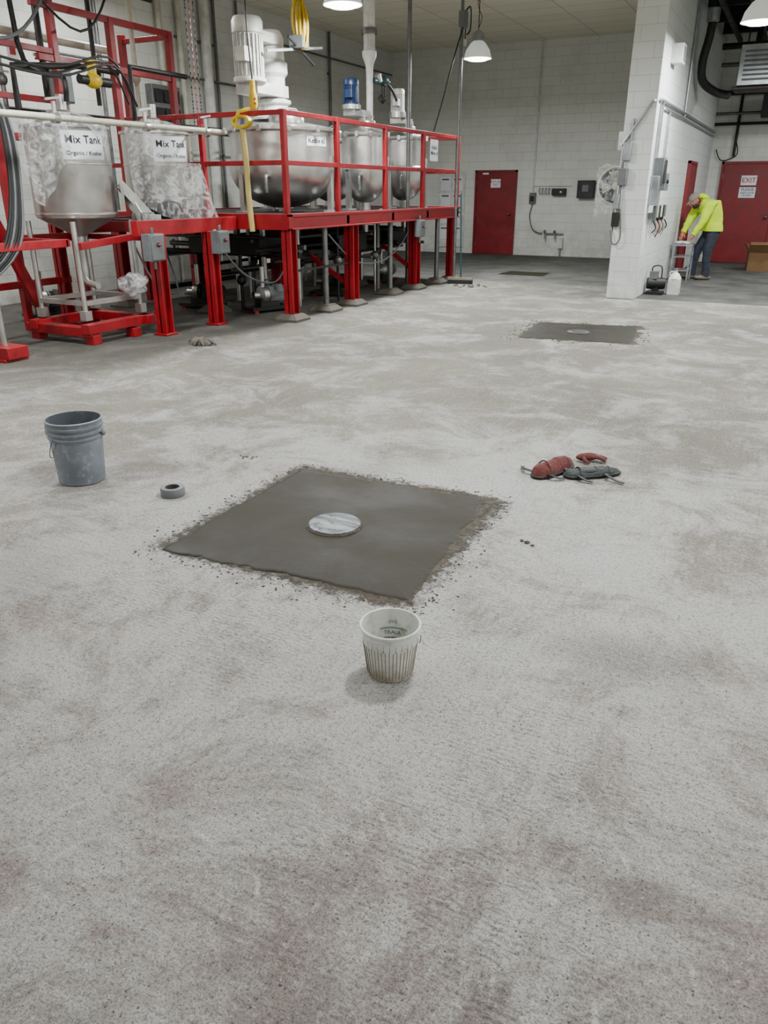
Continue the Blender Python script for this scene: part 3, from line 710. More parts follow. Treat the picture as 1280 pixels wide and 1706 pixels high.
t.ball((-7.45,7.35,2.70),(.08,.12,.08),YEL,14,10); t.cyl((-7.45,7.35,2.75),(-7.45,7.35,2.88),.05,YEL); t.lathe([(.09,2.88),(.09,2.9),(.001,2.9)],(-7.45,7.35,0),YEL,16)
t.cyl((-7.45,7.15,2.70),(-7.45,7.6,2.70),.05,DARK)
pipe([(-7.0,6.5,2.4),(-7.0,6.5,2.62),(-7.4,6.6,2.7),(-7.7,6.6,3.0),(-7.7,6.6,4.6)],.028,DARK,4)
for dx,z in ((0,0),(.06,.05),(.12,-.03)):
    pipe([(-6.9+dx,4.2,3.0+z),(-6.95+dx,5.2,2.72+z),(-6.9+dx,6.2,2.62+z),(-6.9+dx,7.0,2.8+z),(-7.0+dx,7.4,2.45+z)],.012,random.choice([BLACK,GREYP]),5)
pipe([(-7.7,4.4,4.2),(-7.6,5.6,3.2),(-7.6,6.4,3.0),(-7.6,7.0,3.6),(-7.6,7.1,4.7)],.018,GREYP,6)
pipe([(-7.8,6.2,4.7),(-7.7,6.6,3.8),(-7.6,7.4,3.2),(-7.6,8.0,3.9),(-7.6,8.1,4.8)],.014,BLACK,6)
for z in (2.42,2.5): pipe([(-9.0,4,z),(-9.0,13.8,z)],.02,DARK)
t.build()
t=B('cable_bundle')
for k in range(6):
    o=.035*k
    t.tube([(-6.75+o*.3,4.55,2.95-o),(-6.72,5.2+o*.4,2.62-o*1.2),(-6.70,5.5-o*.5,2.15),(-6.72,5.52-o*.7,1.5),(-6.74,5.38-o,1.0),(-6.85,4.9,.62+o)],.017,BLACK if k%3 else GREYP,7,6)
t.build()
t=B('chain_hoist')
for j,yy in enumerate((8.05,8.12,8.19)):
    for i in range(70):
        z=2.25+i*.036; q=Vector((-6.62,yy,z)); t.beam(q,q+Vector((0,.0,.028)),.014 if i%2 else .005,.005 if i%2 else .014,RED if j==1 else DARK)
t.build()

def ebox(name,c,s,m,detail=True):
    e=B(name); e.cb(c,s,m); x=c[0]+s[0]/2
    e.cb((x+.006,c[1],c[2]),(.012,s[1]*.9,s[2]*.92),m)
    if detail:
        e.cyl((x+.01,c[1],c[2]+s[2]*.1),(x+.035,c[1],c[2]+s[2]*.1),.022,DARK,seg=12); e.beam((x+.035,c[1]-.03,c[2]+s[2]*.1),(x+.035,c[1]+.03,c[2]+s[2]*.1),.015,.015,INKR)
        e.cyl((c[0],c[1],c[2]-s[2]/2),(c[0],c[1],c[2]-s[2]/2-.09),.018,STEELD,seg=8); e.cyl((c[0],c[1],c[2]+s[2]/2),(c[0],c[1],c[2]+s[2]/2+.06),.018,STEELD,seg=8)
    return e.build(bevel=.006)
ebox('disconnect_switch_box',(-6.24,6.72,.98),(.12,.22,.28),GREYP)
ebox('disconnect_switch_box',(-6.18,7.80,.98),(.12,.2,.26),GREYP)
ebox('disconnect_switch_box',(-5.56,12.2,.98),(.10,.2,.26),GREYP)
ebox('disconnect_switch_box',(-10.12,9.35,3.0),(.14,.3,.5),GREYP)
e=B('red_safety_tag'); e.box(-8.6,-8.595,7.2,7.36,2.95,3.2,LABEL); e.box(-8.594,-8.592,7.24,7.32,3.02,3.1,INKR); e.build()
w=B('white_cabinet'); 
for i in range(3): 
    y=9.9+i*.85; w.box(-9.95,-9.4,y,y+.82,.08,1.25,WHITEP).box(-9.4,-9.385,y+.03,y+.79,.12,1.2,WHITEP).box(-9.385,-9.365,y+.68,y+.71,.6,.8,DARK).box(-9.385,-9.38,y+.15,y+.5,.8,1.05,GREYP)
w.box(-9.9,-9.45,9.95,12.4,0,.08,DARK); w.build(bevel=.006)
t=B('wall_pipes')
for y,r,m in ((11.6,.05,CREAM),(12.1,.05,CREAM),(12.75,.09,WHITEP),(13.1,.03,STEELD),(10.2,.03,STEELD),(13.8,.025,STEELD),(17.2,.03,STEELD)):
    t.cyl((XL+r+.03,y,.2),(XL+r+.03,y,ZC),r,m)
    for z in (1.2,2.6,4.0): t.cb((XL+.03,y,z),(.06,r*2.6,.04),STEELD)
t.cyl((XL+.08,9,3.4),(XL+.08,14,3.4),.02,STEELD); t.cyl((XL+.08,14,4.3),(XL+.08,20.3,4.3),.02,STEELD); t.build()
e=B('wall_switch_panel')
e.box(XL,XL+.15,11.2,11.9,2.6,3.2,STEELD); 
for i in range(3):
    for j in range(2): e.box(XL+.15,XL+.19,11.25+i*.21,11.4+i*.21,2.65+j*.28,2.85+j*.28,DARK)
e.build(bevel=.005)

random.seed(5)
t=B('underdeck_pipework')
for i in range(11):
    x=random.uniform(-8.2,-6.0); z=random.uniform(.35,.95); r=random.uniform(.02,.045); t.cyl((x,8.7+random.random(),z),(x,12+random.random()*1.8,z),r,random.choice([DARK,STEELD,DARK,STEEL]),seg=10)
for i in range(12):
    y=random.uniform(8.8,13.6); z=random.uniform(.35,1.0); t.cyl((-8.3,y,z),(-5.95,y,z),random.uniform(.018,.04),random.choice([DARK,STEELD,DARK]),seg=10)
for i in range(18):
    x=random.uniform(-8.2,-6.0); y=random.uniform(8.8,13.6); t.cyl((x,y,.0),(x,y,1.1),random.uniform(.015,.04),random.choice([DARK,STEELD,STEEL]),seg=10); t.ball((x,y,random.uniform(.3,.9)),.07,random.choice([DARK,STEELD]),10,8)
t.tube([(-5.75,9.6,1.0),(-5.72,10.3,.6),(-5.72,11.2,.55),(-5.75,11.9,.75),(-5.76,12.2,.95)],.010,GREYP,6,6)
t.tube([(-6.3,7.9,.95),(-6.2,8.3,.55),(-6.3,9.1,.4),(-6.6,9.9,.7)],.012,GREYP,6,6)
t.tube([(-7.0,7.2,1.0),(-6.9,7.4,.5),(-7.0,7.9,.35),(-7.4,8.2,.8)],.012,GREYP,6,6)
t.cb((-7.0,9.3,.85),(1.2,.8,.2),DARK); t.cb((-6.9,11.2,.8),(1.3,.9,.25),DARK); t.cb((-7.0,13.1,.8),(1.3,.8,.25),DARK)
t.build()
def pump(c,a):
    q=B('transfer_pump'); R=Matrix.Rotation(a,3,'Z'); c=Vector(c); d=R@Vector((1,0,0))
    q.cb(c+Vector((0,0,.06)),(.62,.26,.04),DARK,a); 
    for sx in (-.25,.25): q.cb(c+R@Vector((sx,0,.02)),(.06,.24,.04),RED,a)
    finned_motor(q,c+Vector((0,0,.23)),.11,.33,random.choice([GREYP,DARK,DARK]),tuple(d))
    q.lathe([(.001,0),(.12,0),(.12,.08),(.05,.12),(.05,.2)],c+Vector((0,0,.23))-d*.02,STEEL,20,axis=tuple(-d))
    q.cb(c+Vector((0,0,.12)),(.3,.16,.1),DARK,a)
    q.cyl(c-d*.06+Vector((0,0,.33)),c-d*.06+Vector((0,0,.6)),.03,STEEL)
    return q.build()
pump((-6.4,9.0,0),1.2); pump((-6.5,10.9,0),.3); pump((-6.6,12.9,0),1.5); pump((-7.4,8.85,0),.2); pump((-8.6,7.2,0),1.2)

t=B('conduit_pole'); t.cyl((-5.98,12.62,0),(-5.98,12.62,ZC),.032,STEELD); t.cb((-5.98,12.62,.01),(.16,.16,.02),STEELD); t.build()
t=B('conduit_pole'); t.cyl((-5.46,13.5,0),(-5.46,13.5,ZC),.026,STEELD); t.cb((-5.46,13.5,.01),(.16,.16,.02),STEELD); t.cb((-5.44,13.5,4.1),(.1,.16,.22),GREYP); t.tube([(-5.44,13.55,4.2),(-5.4,13.7,4.3),(-5.4,13.72,4.0),(-5.42,13.62,3.9)],.012,BLACK,6,4); t.tube([(-5.44,13.5,4.0),(-5.5,13.2,3.4),(-5.6,13.1,2.9),(-5.7,13.0,2.45)],.012,BLACK,6,5); t.build()
t=B('push_broom'); t.cyl((-5.30,13.45,.09),(-5.42,13.62,1.5),.014,TEAL); t.cb((-5.30,13.42,.09),(.45,.07,.04),WOOD,.2); t.cb((-5.30,13.42,.035),(.45,.06,.07),BLACK,.2); t.build()
random.seed(3)
t=B('debris_pile')
for i in range(16): 
    a=random.gauss(0,.16);c=random.gauss(0,.1); s=random.uniform(.015,.035); t.ball((-5.0+a,13.1+c,s*.4),(s,s*.8,s*.5),CONCP,8,5,None,lambda q:q*(1+.5*noise.noise(q*40)))
t.build()

# ------------------------------------------------------------------ pendant lamps
def lamp(x,y,power,z=3.62):
    e=bpy.data.objects.new('pendant_lamp',None); C.objects.link(e); e.location=(x,y,z)
    bpy.context.view_layer.update()
    d=B('dome'); d.lathe([(.235,z-.005),(.24,z),(.225,z+.03),(.2,z+.12),(.13,z+.22),(.09,z+.25)],(x,y,0),DOME,36)
    d.lathe([(.09,z+.25),(.1,z+.26),(.1,z+.34),(.06,z+.40),(.02,z+.42),(.001,z+.42)],(x,y,0),ALU,24)
    d.build(parent=e)
    g=B('diffuser'); g.lathe([(.228,z+.004),(.15,z-.03),(.001,z-.045)],(x,y,0),GLOW,32); g.build(parent=e)
    s=B('stem'); s.cyl((x,y,z+.42),(x,y,ZC),.008,DARK,seg=8); s.cyl((x,y,ZC-.02),(x,y,ZC),.05,DARK,seg=12)
    if z<4: s.tube([(x,y,z+.45),(x+.05,y,z+.6),(x-.03,y,z+.8),(x+.01,y,ZC)],.006,BLACK,5,4)
    s.build(parent=e)
    l=bpy.data.lights.new('lamp_light','AREA'); l.shape='DISK'; l.size=.42; l.energy=power; l.color=(.975,.995,.985)
    o=bpy.data.objects.new('lamp_light',l); C.objects.link(o); o.parent=e; o.location=(0,0,-.06)
PW=188
for x,ys in ((-5.4,(.3,4.9,9.5,14.1)),(-.97,(3.7,8.3,12.9)),(3.5,(-.9,3.7,8.3,12.9))):
    for y in ys: lamp(x,y,PW*(1.7 if y==14.1 else 1.25 if y>9 else 1))
lamp(1.2,17.2,120)
lamp(-8.8,5.2,110,4.35); lamp(-8.8,9.3,110,4.35)  # extra unseen lamps, added high out of view to brighten the left wall

# ------------------------------------------------------------------ back wall fittings
t=B('wall_conduits')
t.cyl((-6.17,YB-.03,1.5),(-6.17,YB-.03,ZC),.018,WHITEP); t.cyl((-5.2,YB-.03,1.66),(-6.17,YB-.03,1.66),.010,WHITEP)
t.tube([(-6.15,YB-.05,1.25),(-6.2,YB-.08,.95),(-6.1,YB-.08,.65),(-5.9,YB-.08,.55),(-5.85,YB-.07,.58)],.014,GREYP,6,5); t.build()
e=B('wall_receptacle'); e.box(-6.24,-6.08,YB-.1,YB,1.25,1.5,GREYP); e.box(-6.21,-6.11,YB-.12,YB-.1,1.3,1.42,DARK); e.build(bevel=.01)
t=B('faucet_station'); t.box(-6.02,-5.72,YB-.05,YB,1.58,1.62,WHITEP)
for i in range(4): t.tube([(-5.99+.08*i,YB-.04,1.6),(-5.99+.08*i,YB-.12,1.6),(-5.99+.08*i,YB-.12,1.5)],.012,ALU,6,3)
t.box(-6.0,-5.74,YB-.04,YB,1.46,1.5,ALU); t.build()
e=B('paper_towel_dispenser'); e.box(-5.66,-5.32,YB-.16,YB,1.44,1.60,BLACK); e.box(-5.45,-5.4,YB-.18,YB-.16,1.5,1.54,LABEL); e.build(bevel=.02)
e=B('hand_dryer'); e.box(-5.02,-4.62,YB-.2,YB,1.38,1.78,BLACK); e.box(-4.9,-4.74,YB-.215,YB-.2,1.52,1.68,GREYP); e.build(bevel=.03)
t=B('wall_spigot'); t.cyl((-5.8,YB-.08,.55),(-5.3,YB-.08,.55),.02,ALU)
for x in (-5.75,-5.5): t.cyl((x,YB,.55),(x,YB-.15,.55),.022,ALU); t.ball((x,YB-.17,.6),.035,STEELD); t.cyl((x,YB-.15,.55),(x,YB-.15,.42),.018,ALU)
t.box(-5.42,-5.3,YB-.1,YB,.2,.45,WHITEP); t.cyl((-5.36,YB-.05,.2),(-5.36,YB-.05,0),.02,ALU); t.build()
nb=B('notice_board'); nb.box(-8.75,-8.0,YB-.04,YB,.15,2.0,WHITEP)
for i in range(2):
    for j in range(4): nb.box(-8.68+i*.34,-8.4+i*.34,YB-.045,YB-.04,.35+j*.4,.68+j*.4,LABEL); nb.box(-8.65+i*.34,-8.45+i*.34,YB-.047,YB-.045,.6+j*.4,.64+j*.4,GREYP)
nb.build()
t=B('hanging_cord'); t.cyl((-6.6,16.5,4.3),(-6.6,16.5,ZC),.01,DARK); t.cyl((-6.6,16.5,4.2),(-6.6,16.5,4.32),.035,WHITEP); t.build()

# ------------------------------------------------------------------ partition fittings
X=PX0; t=B('wrapped_wall_fan')
cx,cy,cz=X-.17,13.3,1.62
t.lathe([(.26,-.07),(.28,-.06),(.28,.06),(.26,.07)],(cx,cy,cz),CREAM,32,axis=(.25,-1,.1))
t.lathe([(.001,.02),(.25,.02),(.25,.05),(.001,.05)],(cx,cy,cz),DARK,28,axis=(-.25,1,-.1))
t.ball((cx+.02,cy-.07,cz),.07,CREAM,14,10)
FR=Vector((0,0,1)).rotation_difference(Vector((.25,-1,.1))).to_matrix()
for i in range(4):
    a=i*PI/2+.4; t.add([Vector((cx,cy,cz))+FR@Vector((r*math.cos(a+w),r*math.sin(a+w),hh)) for r,w,hh in ((.06,-.3,.02),(.06,.5,.05),(.23,.42,.06),(.23,-.35,.01))],[(0,1,2,3)],CREAM)
for i in range(20):
    a=2*PI*i/20; t.tube([Vector((cx,cy,cz))+FR@Vector((r*math.cos(a),r*math.sin(a),hh)) for r,hh in ((.03,.10),(.15,.10),(.27,.05))],.003,STEELD,4,2)
t.sheet(lambda u,v:(cx-.27+.46*u+.03*nz(u*8,v*8,1),cy-.15-.06*nz(u*6,v*6,2),cz+.3-.72*v-.1*nz(u*5,0,3)),16,20,FILM2)
t.beam((cx,cy,cz),(X,cy,cz),.05,.05,STEELD); t.tube([(cx+.05,cy,cz-.25),(cx+.05,cy-.05,cz-.5),(cx+.1,cy-.05,cz-.75)],[.06,.045,.05],DARK,8,4); t.build()
e=B('wall_light_box'); e.box(X-.09,X,12.75,12.95,2.1,2.35,WHITEP); e.build(bevel=.01)
e=B('switch_panel'); e.box(-2.5,-2.38,PY0-.08,PY0,1.95,2.2,ALU); e.build(bevel=.01)
e=B('control_box'); e.box(-2.52,-2.40,PY0-.12,PY0,1.62,1.85,GREYP);e.box(-2.55,-2.47,PY0-.1,PY0,1.3,1.5,ALU); e.box(-2.55,-2.45,PY0-.1,PY0,1.05,1.25,DARK); e.cyl((-2.48,PY0-.05,1.05),(-2.48,PY0-.05,1.94),.02,STEELD,seg=8); e.tube([(-2.45,PY0-.05,1.3),(-2.4,PY0-.07,.9),(-2.5,PY0-.07,.8),(-2.56,PY0-.05,1.0)],.014,GREYP,6,4); e.build(bevel=.008)
X=PX1
t=B('partition_conduit')
t.tube([(-2.53,PY0-.03,2.15),(-2.15,PY0-.03,2.72),(X+.03,12.72,2.74),(X+.03,13.2,2.74)],.022,ALU,8,0)
t.tube([(-2.40,PY0-.03,2.22),(-2.40,PY0-.03,2.5)],.02,ALU,8,0)
t.cyl((X+.03,13.2,2.74),(X+.03,20.2,2.74),.022,ALU); t.cyl((X+.03,13.2,2.66),(X+.03,20.2,2.66),.016,ALU)
t.cyl((X+.03,12.9,2.74),(X+.03,12.9,2.0),.018,ALU); t.cyl((X+.03,13.6,2.66),(X+.03,13.6,1.8),.018,ALU); t.cyl((X+.03,12.7,2.74),(X+.03,12.7,1.6),.012,ALU)
t.cyl((X+.03,15.2,2.7),(X+.03,15.2,4.7),.02,ALU); t.build()
e=B('breaker_box'); e.box(X,X+.14,12.95,13.2,1.62,2.0,GREYP); e.box(X+.14,X+.155,12.97,13.18,1.65,1.97,DARK); e.build(bevel=.008)
e=B('breaker_box'); e.box(X,X+.12,12.78,12.92,1.35,1.75,ALU); e.build(bevel=.008)
e=B('breaker_box'); e.box(X,X+.12,13.35,13.75,1.55,1.8,GREYP); e.cyl((X+.12,13.55,1.68),(X+.15,13.55,1.68),.03,DARK); e.build(bevel=.008)
e=B('fire_extinguisher_sign'); e.box(X,X+.01,13.9,14.1,1.72,1.95,LABEL); e.box(X+.01,X+.012,13.93,14.07,1.76,1.9,INKR); e.build()
t=B('power_strip_rack'); t.box(X,X+.06,12.9,14.2,1.18,1.24,STEELD)
for i in range(7): t.box(X+.06,X+.11,12.95+i*.18,13.04+i*.18,1.12+.05*(i%2),1.34,random.choice([WHITEP,CREAM,DARK,CREAM,GREYP])); t.tube([(X+.08,13+i*.18,1.12),(X+.12,13.05+i*.18,1.02),(X+.06,13.1+i*.18,.95-.04*(i%3))],.010,(BLACK,CREAM,RED,CREAM,GREYP,CREAM,BLACK)[i],6,3)
t.build()
e=B('wall_speaker'); e.box(X,X+.16,13.25,13.55,3.25,3.5,WHITEP); e.box(X+.16,X+.17,13.28,13.52,3.28,3.47,GREYP); e.build(bevel=.015)
t=B('exhaust_pipe')
t.tube([(X+.22,15.6,ZC),(X+.22,15.6,4.25),(X+.2,15.6,3.9),(X+.14,15.65,3.55),(X+.16,15.85,3.28),(X+.34,16.3,3.15),(X+.5,16.8,3.14)],.068,BLACK,14,4)
t.lathe([(.07,4.1),(.1,4.12),(.1,4.3),(.07,4.32)],(X+.22,15.6,0),ALU,18); t.lathe([(.07,4.5),(.1,4.52),(.1,4.6),(.07,4.62)],(X+.22,15.6,0),ALU,18); t.build()
t=B('overhead_pipes')
for z,y,m,r in ((4.3,19.6,DARK,.06),(4.0,19.9,STEELD,.04),(3.5,20.2,DARK,.05),(3.1,20.2,STEELD,.03),(2.9,20.25,DARK,.03)): t.cyl((PX1,y,z),(1.5,y,z),r,m)
for x in (-1.75,-1.3,-.5): t.cyl((x,19.3,4.35),(x,14,4.35),.05,DARK)
for y in (15.0,16.5,18.0,19.3): t.beam((PX1,y,4.62),(2.5,y,4.62),.08,.28,DARK)
t.cyl((-1.62,YB-.06,3.5),(-1.62,YB-.06,2.25),.03,DARK); t.tube([(-1.62,YB-.06,2.6),(-1.55,YB-.08,2.3),(-1.75,YB-.08,2.18),(-1.9,YB-.06,2.2),(-2.0,YB-.05,2.4)],.012,BLACK,6,5); t.build()
B('ceiling_bay').box(PX1,XR,13.6,YB,ZC-.06,ZC,CEILD).build()
e=B('unit_heater'); e.cb((-.95,16.4,3.52),(.95,.55,.62),ALU)
for i in range(7): e.cb((-.95,16.115,3.3+i*.07),(.8,.02,.03),GREYP)
e.cb((-.95,16.4,3.17),(1.05,.6,.05),DARK)
for x in (-1.35,-.55): e.cyl((x,16.4,3.8),(x,16.4,ZC-.07),.012,DARK)
e.tube([(-1.2,16.5,3.8),(-1.2,16.6,4.15),(-1.2,17.2,4.2)],.05,DARK,8,4); e.build(bevel=.01)
e=B('duct_box'); e.box(-1.15,.4,19.4,19.8,2.95,3.4,BLACK); e.cyl((-.9,19.6,3.4),(-.9,19.6,4.2),.015,DARK); e.cyl((.2,19.6,3.4),(.2,19.6,4.2),.015,DARK); e.build(bevel=.01)

t=B('vacuum_pump'); cx,cy=-1.93,13.45
t.box(cx-.13,cx+.13,cy-.1,cy+.1,.0,.05,DARK); t.box(cx-.05,cx+.05,cy-.06,cy+.06,.04,.12,DARK); t.lathe([(.001,-.14),(.085,-.14),(.09,-.1),(.09,.1),(.085,.14),(.001,.14)],(cx,cy,.17),DARK,20,axis=(1,.3,0)); t.box(cx-.1,cx+.02,cy-.08,cy+.06,.24,.36,GREYP); t.tube([(cx-.08,cy,.36),(cx-.06,cy,.43),(cx+.06,cy,.43),(cx+.08,cy,.25)],.012,BLACK,6,4); t.build(bevel=.004)
t=B('white_jug'); cx,cy=-1.66,13.56
t.box(cx-.09,cx+.09,cy-.09,cy+.09,0,.25,WHITEP); t.lathe([(.1,.25),(.06,.32),(.03,.34),(.03,.37),(.001,.37)],(cx,cy,0),WHITEP,16); t.tube([(cx-.07,cy-.02,.27),(cx-.08,cy-.02,.34),(cx-.02,cy-.02,.35)],.012,WHITEP,6,3); t.cyl((cx,cy,.37),(cx,cy,.40),.03,GREYP); t.build(bevel=.02)
t=B('work_table'); x0,x1,y0,y1=-2.06,-1.70,15.75,16.2; zt=.64
t.box(x0,x1,y0,y1,zt-.03,zt,ALU)
for x in (x0+.03,x1-.03):
    for y in (y0+.03,y1-.03): t.beam((x,y,0),(x,y,zt-.03),.03,.03,ALU)
for z in (.18,.42): 
    t.beam((x0+.03,y0+.03,z),(x1-.03,y0+.03,z),.02,.02,ALU); t.beam((x0+.03,y1-.03,z),(x1-.03,y1-.03,z),.02,.02,ALU); t.beam((x0+.03,y0+.03,z),(x0+.03,y1-.03,z),.02,.02,ALU); t.beam((x1-.03,y0+.03,z),(x1-.03,y1-.03,z),.02,.02,ALU)
t.build()
t=B('white_rag'); t.ball((-1.90,15.90,.66),(.12,.1,.035),WHITEP,20,10,None,lambda q:Vector((q.x,q.y,max(q.z,-.018)))*(1+.4*noise.noise(q*30))); t.build()
t=B('cardboard_box'); cx,cy=-.62,18.6
t.cb((cx,cy,.2),(.55,.45,.4),CARD,.15)
for s in (-1,1): t.cb((cx,cy+s*.30,.46),(.52,.02,.2),CARD,Matrix.Rotation(.15,3,'Z')@Matrix.Rotation(-s*.7,3,'X'))
t.cb((cx-.30,cy,.46),(.02,.42,.18),CARD,Matrix.Rotation(.15,3,'Z')@Matrix.Rotation(-.5,3,'Y')); t.build()
t=B('red_hose_cart'); cx,cy=-.12,14.15
t.cb((cx,cy,.3),(.3,.4,.5),RED); t.cb((cx,cy,.75),(.24,.3,.35),RED); t.cyl((cx-.1,cy-.2,.06),(cx-.1,cy-.16,.06),.06,BLACK); t.cyl((cx-.1,cy+.2,.06),(cx-.1,cy+.24,.06),.06,BLACK); t.cyl((cx-.05,cy,.9),(cx-.05,cy,1.25),.03,DARK); t.cb((cx,cy,1.28),(.2,.2,.1),WHITEP); t.build(bevel=.02)

# ------------------------------------------------------------------ worker
R_=Vector((math.cos(math.radians(27)),math.sin(math.radians(27)),0)); D_=Vector((-R_.y,R_.x,0))
O=Vector((-1.60,16.23,0))
def W(s,z,d=0.): return O+R_*s+D_*d+Vector((0,0,z))
J=[
('pelvis',W(.17,.90),(.17,.185),'j'),
('belly',W(.14,1.08),(.195,.215),'t'),
('chest',W(.05,1.25),(.20,.225),'t'),
('upper',W(-.06,1.34),(.155,.18),'t'),
('neck',W(-.17,1.36),(.065,.065),'s'),
('hipN',W(.15,.80,-.10),(.125,.125),'j'),('kneeN',W(.07,.50,-.12),(.088,.088),'j'),('ankN',W(.10,.10,-.13),(.062,.064),'j'),
('hipF',W(.15,.80,.10),(.125,.125),'j'),('kneeF',W(-.03,.50,.12),(.088,.088),'j'),('ankF',W(-.06,.10,.13),(.062,.064),'j'),
('shN',W(-.05,1.30,-.19),(.10,.10),'t'),('elN',W(-.13,1.04,-.25),(.078,.078),'t'),('wrN',W(-.26,.80,-.20),(.050,.050),'t'),
('shF',W(-.08,1.30,.19),(.10,.10),'t'),('elF',W(-.20,1.05,.22),(.078,.078),'t'),('wrF',W(-.33,.82,.12),(.050,.050),'t'),
]
ix={j[0]:i for i,j in enumerate(J)}
E=[('pelvis','belly'),('belly','chest'),('chest','upper'),('upper','neck'),('pelvis','hipN'),('hipN','kneeN'),('kneeN','ankN'),('pelvis','hipF'),('hipF','kneeF'),('kneeF','ankF'),('upper','shN'),('shN','elN'),('elN','wrN'),('upper','shF'),('shF','elF'),('elF','wrF')]
me=bpy.data.meshes.new('worker'); me.from_pydata([tuple(j[1]) for j in J],[(ix[a],ix[c]) for a,c in E],[])
tmp=bpy.data.objects.new('tmpw',me); C.objects.link(tmp)
bpy.context.view_layer.objects.active=tmp
sk=tmp.modifiers.new('skin','SKIN')
for i,j in enumerate(J):
    me.skin_vertices[0].data[i].radius=j[2]; me.skin_vertices[0].data[i].use_root=(i==0)
sk.use_smooth_shade=True
sb=tmp.modifiers.new('s','SUBSURF'); sb.levels=2; sb.render_levels=2
bpy.context.view_layer.update()
em=tmp.evaluated_get(bpy.context.evaluated_depsgraph_get()).to_mesh()
wk=B('worker')
mt={'j':JEANS,'t':LIME,'s':SKIN}
for m in (LIME,JEANS,SKIN): wk.mat(m)
segs=[]
for a,c in E:
    tb=J[ix[c]][3]; tag=tb
    if a=='pelvis': tag='j' if c!='belly' else 't'
    segs.append((J[ix[a]][1],J[ix[c]][1],tag))
vs=[]
for v in em.vertices:
    q=v.co.copy(); k=.014*noise.noise(Vector((q.x*9,q.y*9,q.z*16)))+.008*noise.noise(q*27); vs.append(q+v.normal*k)
o=len(wk.v); wk.v+=[tuple(v) for v in vs]
for pl in em.polygons:
    c=sum((vs[i] for i in pl.vertices),Vector())/len(pl.vertices); best=1e9
    for a,d2,tag in segs:
        ab=d2-a; tt=max(0,min(1,(c-a).dot(ab)/ab.length_squared)); dd=(c-(a+ab*tt)).length
        if dd<best: best=dd;bt=tag
    if bt=='t' and c.z<.86 and (c-J[0][1]).length<.25: bt='j'
    wk.f.append(tuple(i+o for i in pl.vertices)); wk.mi.append(wk.mat(mt[bt]))
def outline(z0,n=28):
    cen=W(.165,z0); out=[]
    for i in range(n):
        t=2*PI*i/n; dr=R_*math.cos(t)+D_*math.sin(t); best=.12
        for v in vs:
            if abs(v.z-z0)<.05:
                q=Vector((v.x-cen.x,v.y-cen.y,0))
                if q.length<.25 and q.length>1e-4 and q.normalized().dot(dr)>.94: best=max(best,q.length)
        out.append(best)
    return cen,out
rows=[]
for z0,ex in ((1.02,-.012),(.96,.010),(.90,.020),(.86,.022),(.86,.006)):
    cen,rd=outline(max(z0,.90)); n=len(rd)
    rd=[(rd[i-1]+rd[i]+rd[(i+1)%n])/3 for i in range(n)]
    rows.append([Vector((cen.x,cen.y,z0))+R_*math.cos(2*PI*i/n)*(rd[i]+ex)+D_*math.sin(2*PI*i/n)*(rd[i]+ex) for i in range(n)])
n=len(rows[0]); wk.add([q for r in rows for q in r],[(r*n+i,r*n+(i+1)%n,(r+1)*n+(i+1)%n,(r+1)*n+i) for r in range(len(rows)-1) for i in range(n)],LIME)
bpy.data.objects.remove(tmp)
wk.ball(W(-.10,1.445),(.11,.13,.055),LIME,18,12,Matrix.Rotation(math.radians(27),3,'Z')@Matrix.Rotation(.25,3,'Y'),lambda q:q*(1+.12*noise.noise(q*20)))
hc=W(-.235,1.385); hr=Matrix.Rotation(math.radians(27),3,'Z')@Matrix.Rotation(-math.radians(38),3,'Y')
def L(x,y,z): return hc+hr@Vector((x,y,z))
wk.tube([W(-.12,1.36),hc+hr@Vector((.03,0,-.05))],[.070,.060],SKIN,14,0)
def headshape(q):
    f=1-.22*max(0,-q.z/.12)*(1 if q.x>-.05 else .6); return Vector((q.x*(1 if q.x<0 else 1.02),q.y*f,q.z))
wk.ball(hc,(.098,.078,.122),SKIN,28,20,hr,headshape)
wk.ball(L(-.055,0,-.085),(.05,.05,.045),BEARD,16,10,hr); wk.ball(L(-.03,0,-.07),(.07,.074,.05),BEARD,16,10,hr)
wk.tube([L(-.094,0,.02),L(-.118,0,-.012),L(-.098,0,-.025)],[.010,.017,.012],SKIN,8,3)
wk.tube([L(-.098,-.025,-.05),L(-.106,0,-.052),L(-.098,.025,-.05)],.006,M('lips',(145,75,66),.5),6,3)
for s in (-1,1):
    wk.ball(L(-.086,s*.032,.008),(.010,.014,.010),LABEL,10,8,hr); wk.ball(L(-.094,s*.032,.006),(.005,.006,.006),EYE,8,6,hr)
    wk.tube([L(-.092,s*.015,.028),L(-.094,s*.035,.032),L(-.08,s*.052,.026)],.005,BEARD,6,3)
    wk.ball(L(.012,s*.078,-.005),(.022,.012,.034),SKIN,12,8,hr); wk.ball(L(.03,s*.066,-.02),(.03,.016,.05),BEARD,10,8,hr)
wk.ball(L(.004,0,.035),(.108,.088,.100),CAPM,24,14,hr,lambda q:Vector((q.x,q.y,max(q.z,-.005))))
wk.sheet(lambda u,v:L(-.09-.085*v*math.sqrt(max(.0,1-(2*u-1)**2*.75)),(u-.5)*.15*(1-.15*v),.045-.02*v+.012*(1-(2*u-1)**2)),12,6,CAPM)
wk.ball(L(.004,0,.136),.009,CAPM,8,6)
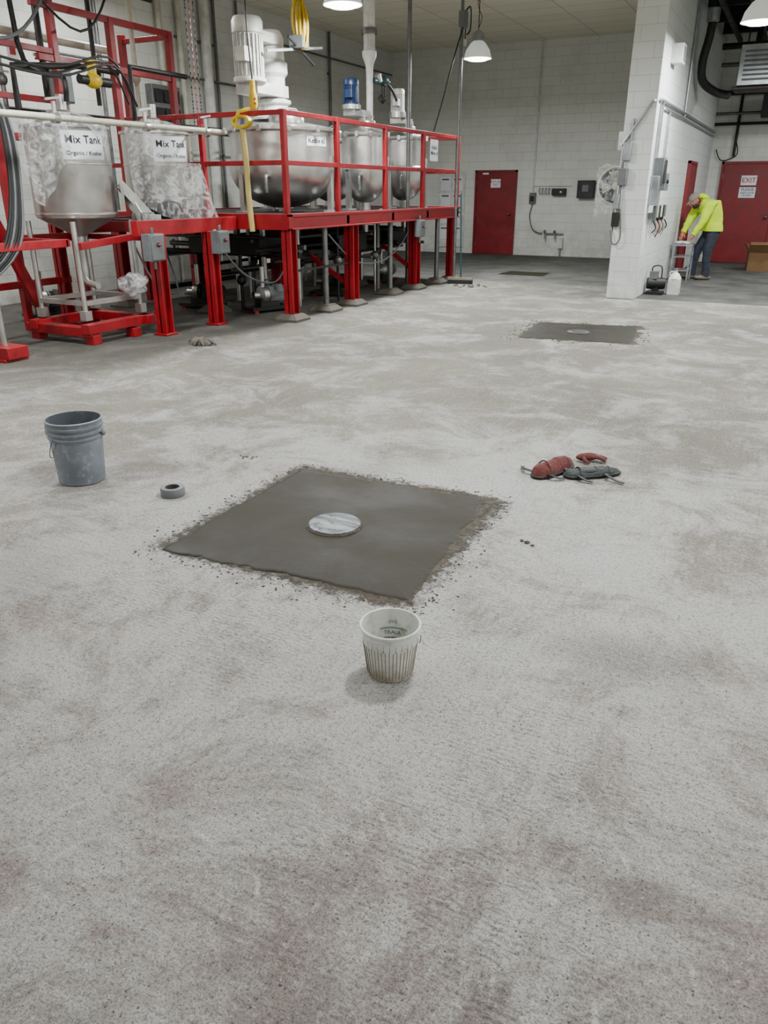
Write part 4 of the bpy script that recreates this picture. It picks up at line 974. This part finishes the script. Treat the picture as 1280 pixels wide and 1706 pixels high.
def hand(w,el,side):
    d=(w-el).normalized(); up=Vector((0,0,1)); lat=d.cross(up).normalized(); nrm=lat.cross(d).normalized()
    palm=w+d*.055
    wk.tube([w-d*.01,w+d*.03,w+d*.085],[.030,.036,.034],SKIN,12,3)
    Rm=Matrix((lat,d,nrm)).transposed()
    wk.ball(palm,(.042,.055,.020),SKIN,14,10,Rm)
    for i,(o2,l) in enumerate(((-.030,.062),(-.010,.075),(.011,.070),(.030,.055))):
        b0=w+d*.09+lat*o2
        wk.tube([b0-d*.02,b0+d*l*.4-nrm*.004,b0+d*l*.75-nrm*.02,b0+d*l*.9-nrm*.04],[.0095,.009,.008,.0065],SKIN,7,3)
    th=w+d*.03+lat*side*.032
    wk.tube([th,th+lat*side*.025+d*.03-nrm*.01,th+lat*side*.03+d*.06-nrm*.025],[.013,.011,.008],SKIN,7,3)
    wk.tube([w-d*.04,w-d*.0],[.054,.050],LIME,14,0)
hand(J[ix['wrN']][1],J[ix['elN']][1],1); hand(J[ix['wrF']][1],J[ix['elF']][1],-1)
for a in ('ankN','ankF'):
    q=J[ix[a]][1]
    c=Vector((q.x,q.y,0)); 
    rz=Matrix.Rotation(math.radians(27),3,'Z')
    wk.tube([c+Vector((0,0,.19)),c+Vector((0,0,.07))],[.070,.075],JEANS,16,0)
    wk.ball(c-R_*.05+Vector((0,0,.045)),(.15,.054,.055),BOOT,20,12,rz,lambda v:Vector((v.x,v.y*(1+.1*math.sin(v.x*20)),max(v.z,-.035)*(1 if v.x>-.02 else .75))))
    wk.ball(c-R_*.05+Vector((0,0,.014)),(.158,.058,.014),BLACK,20,8,rz)
    wk.ball(c+Vector((0,0,.08)),(.060,.056,.05),BOOT,14,10,rz)
wk.build(sharp=80)

# ------------------------------------------------------------------ world + camera
w=bpy.data.worlds.new('world'); bpy.context.scene.world=w; w.use_nodes=True
w.node_tree.nodes['Background'].inputs[0].default_value=(.05,.05,.05,1)
cam=bpy.data.cameras.new('camera'); cam.sensor_fit='VERTICAL'; cam.sensor_height=36; cam.lens=1280/1706*36; cam.clip_start=.05; cam.clip_end=100
co=bpy.data.objects.new('camera',cam); C.objects.link(co); co.location=(0,0,1.55); co.rotation_euler=(math.radians(90-22.7),0,math.radians(27))
bpy.context.scene.camera=co
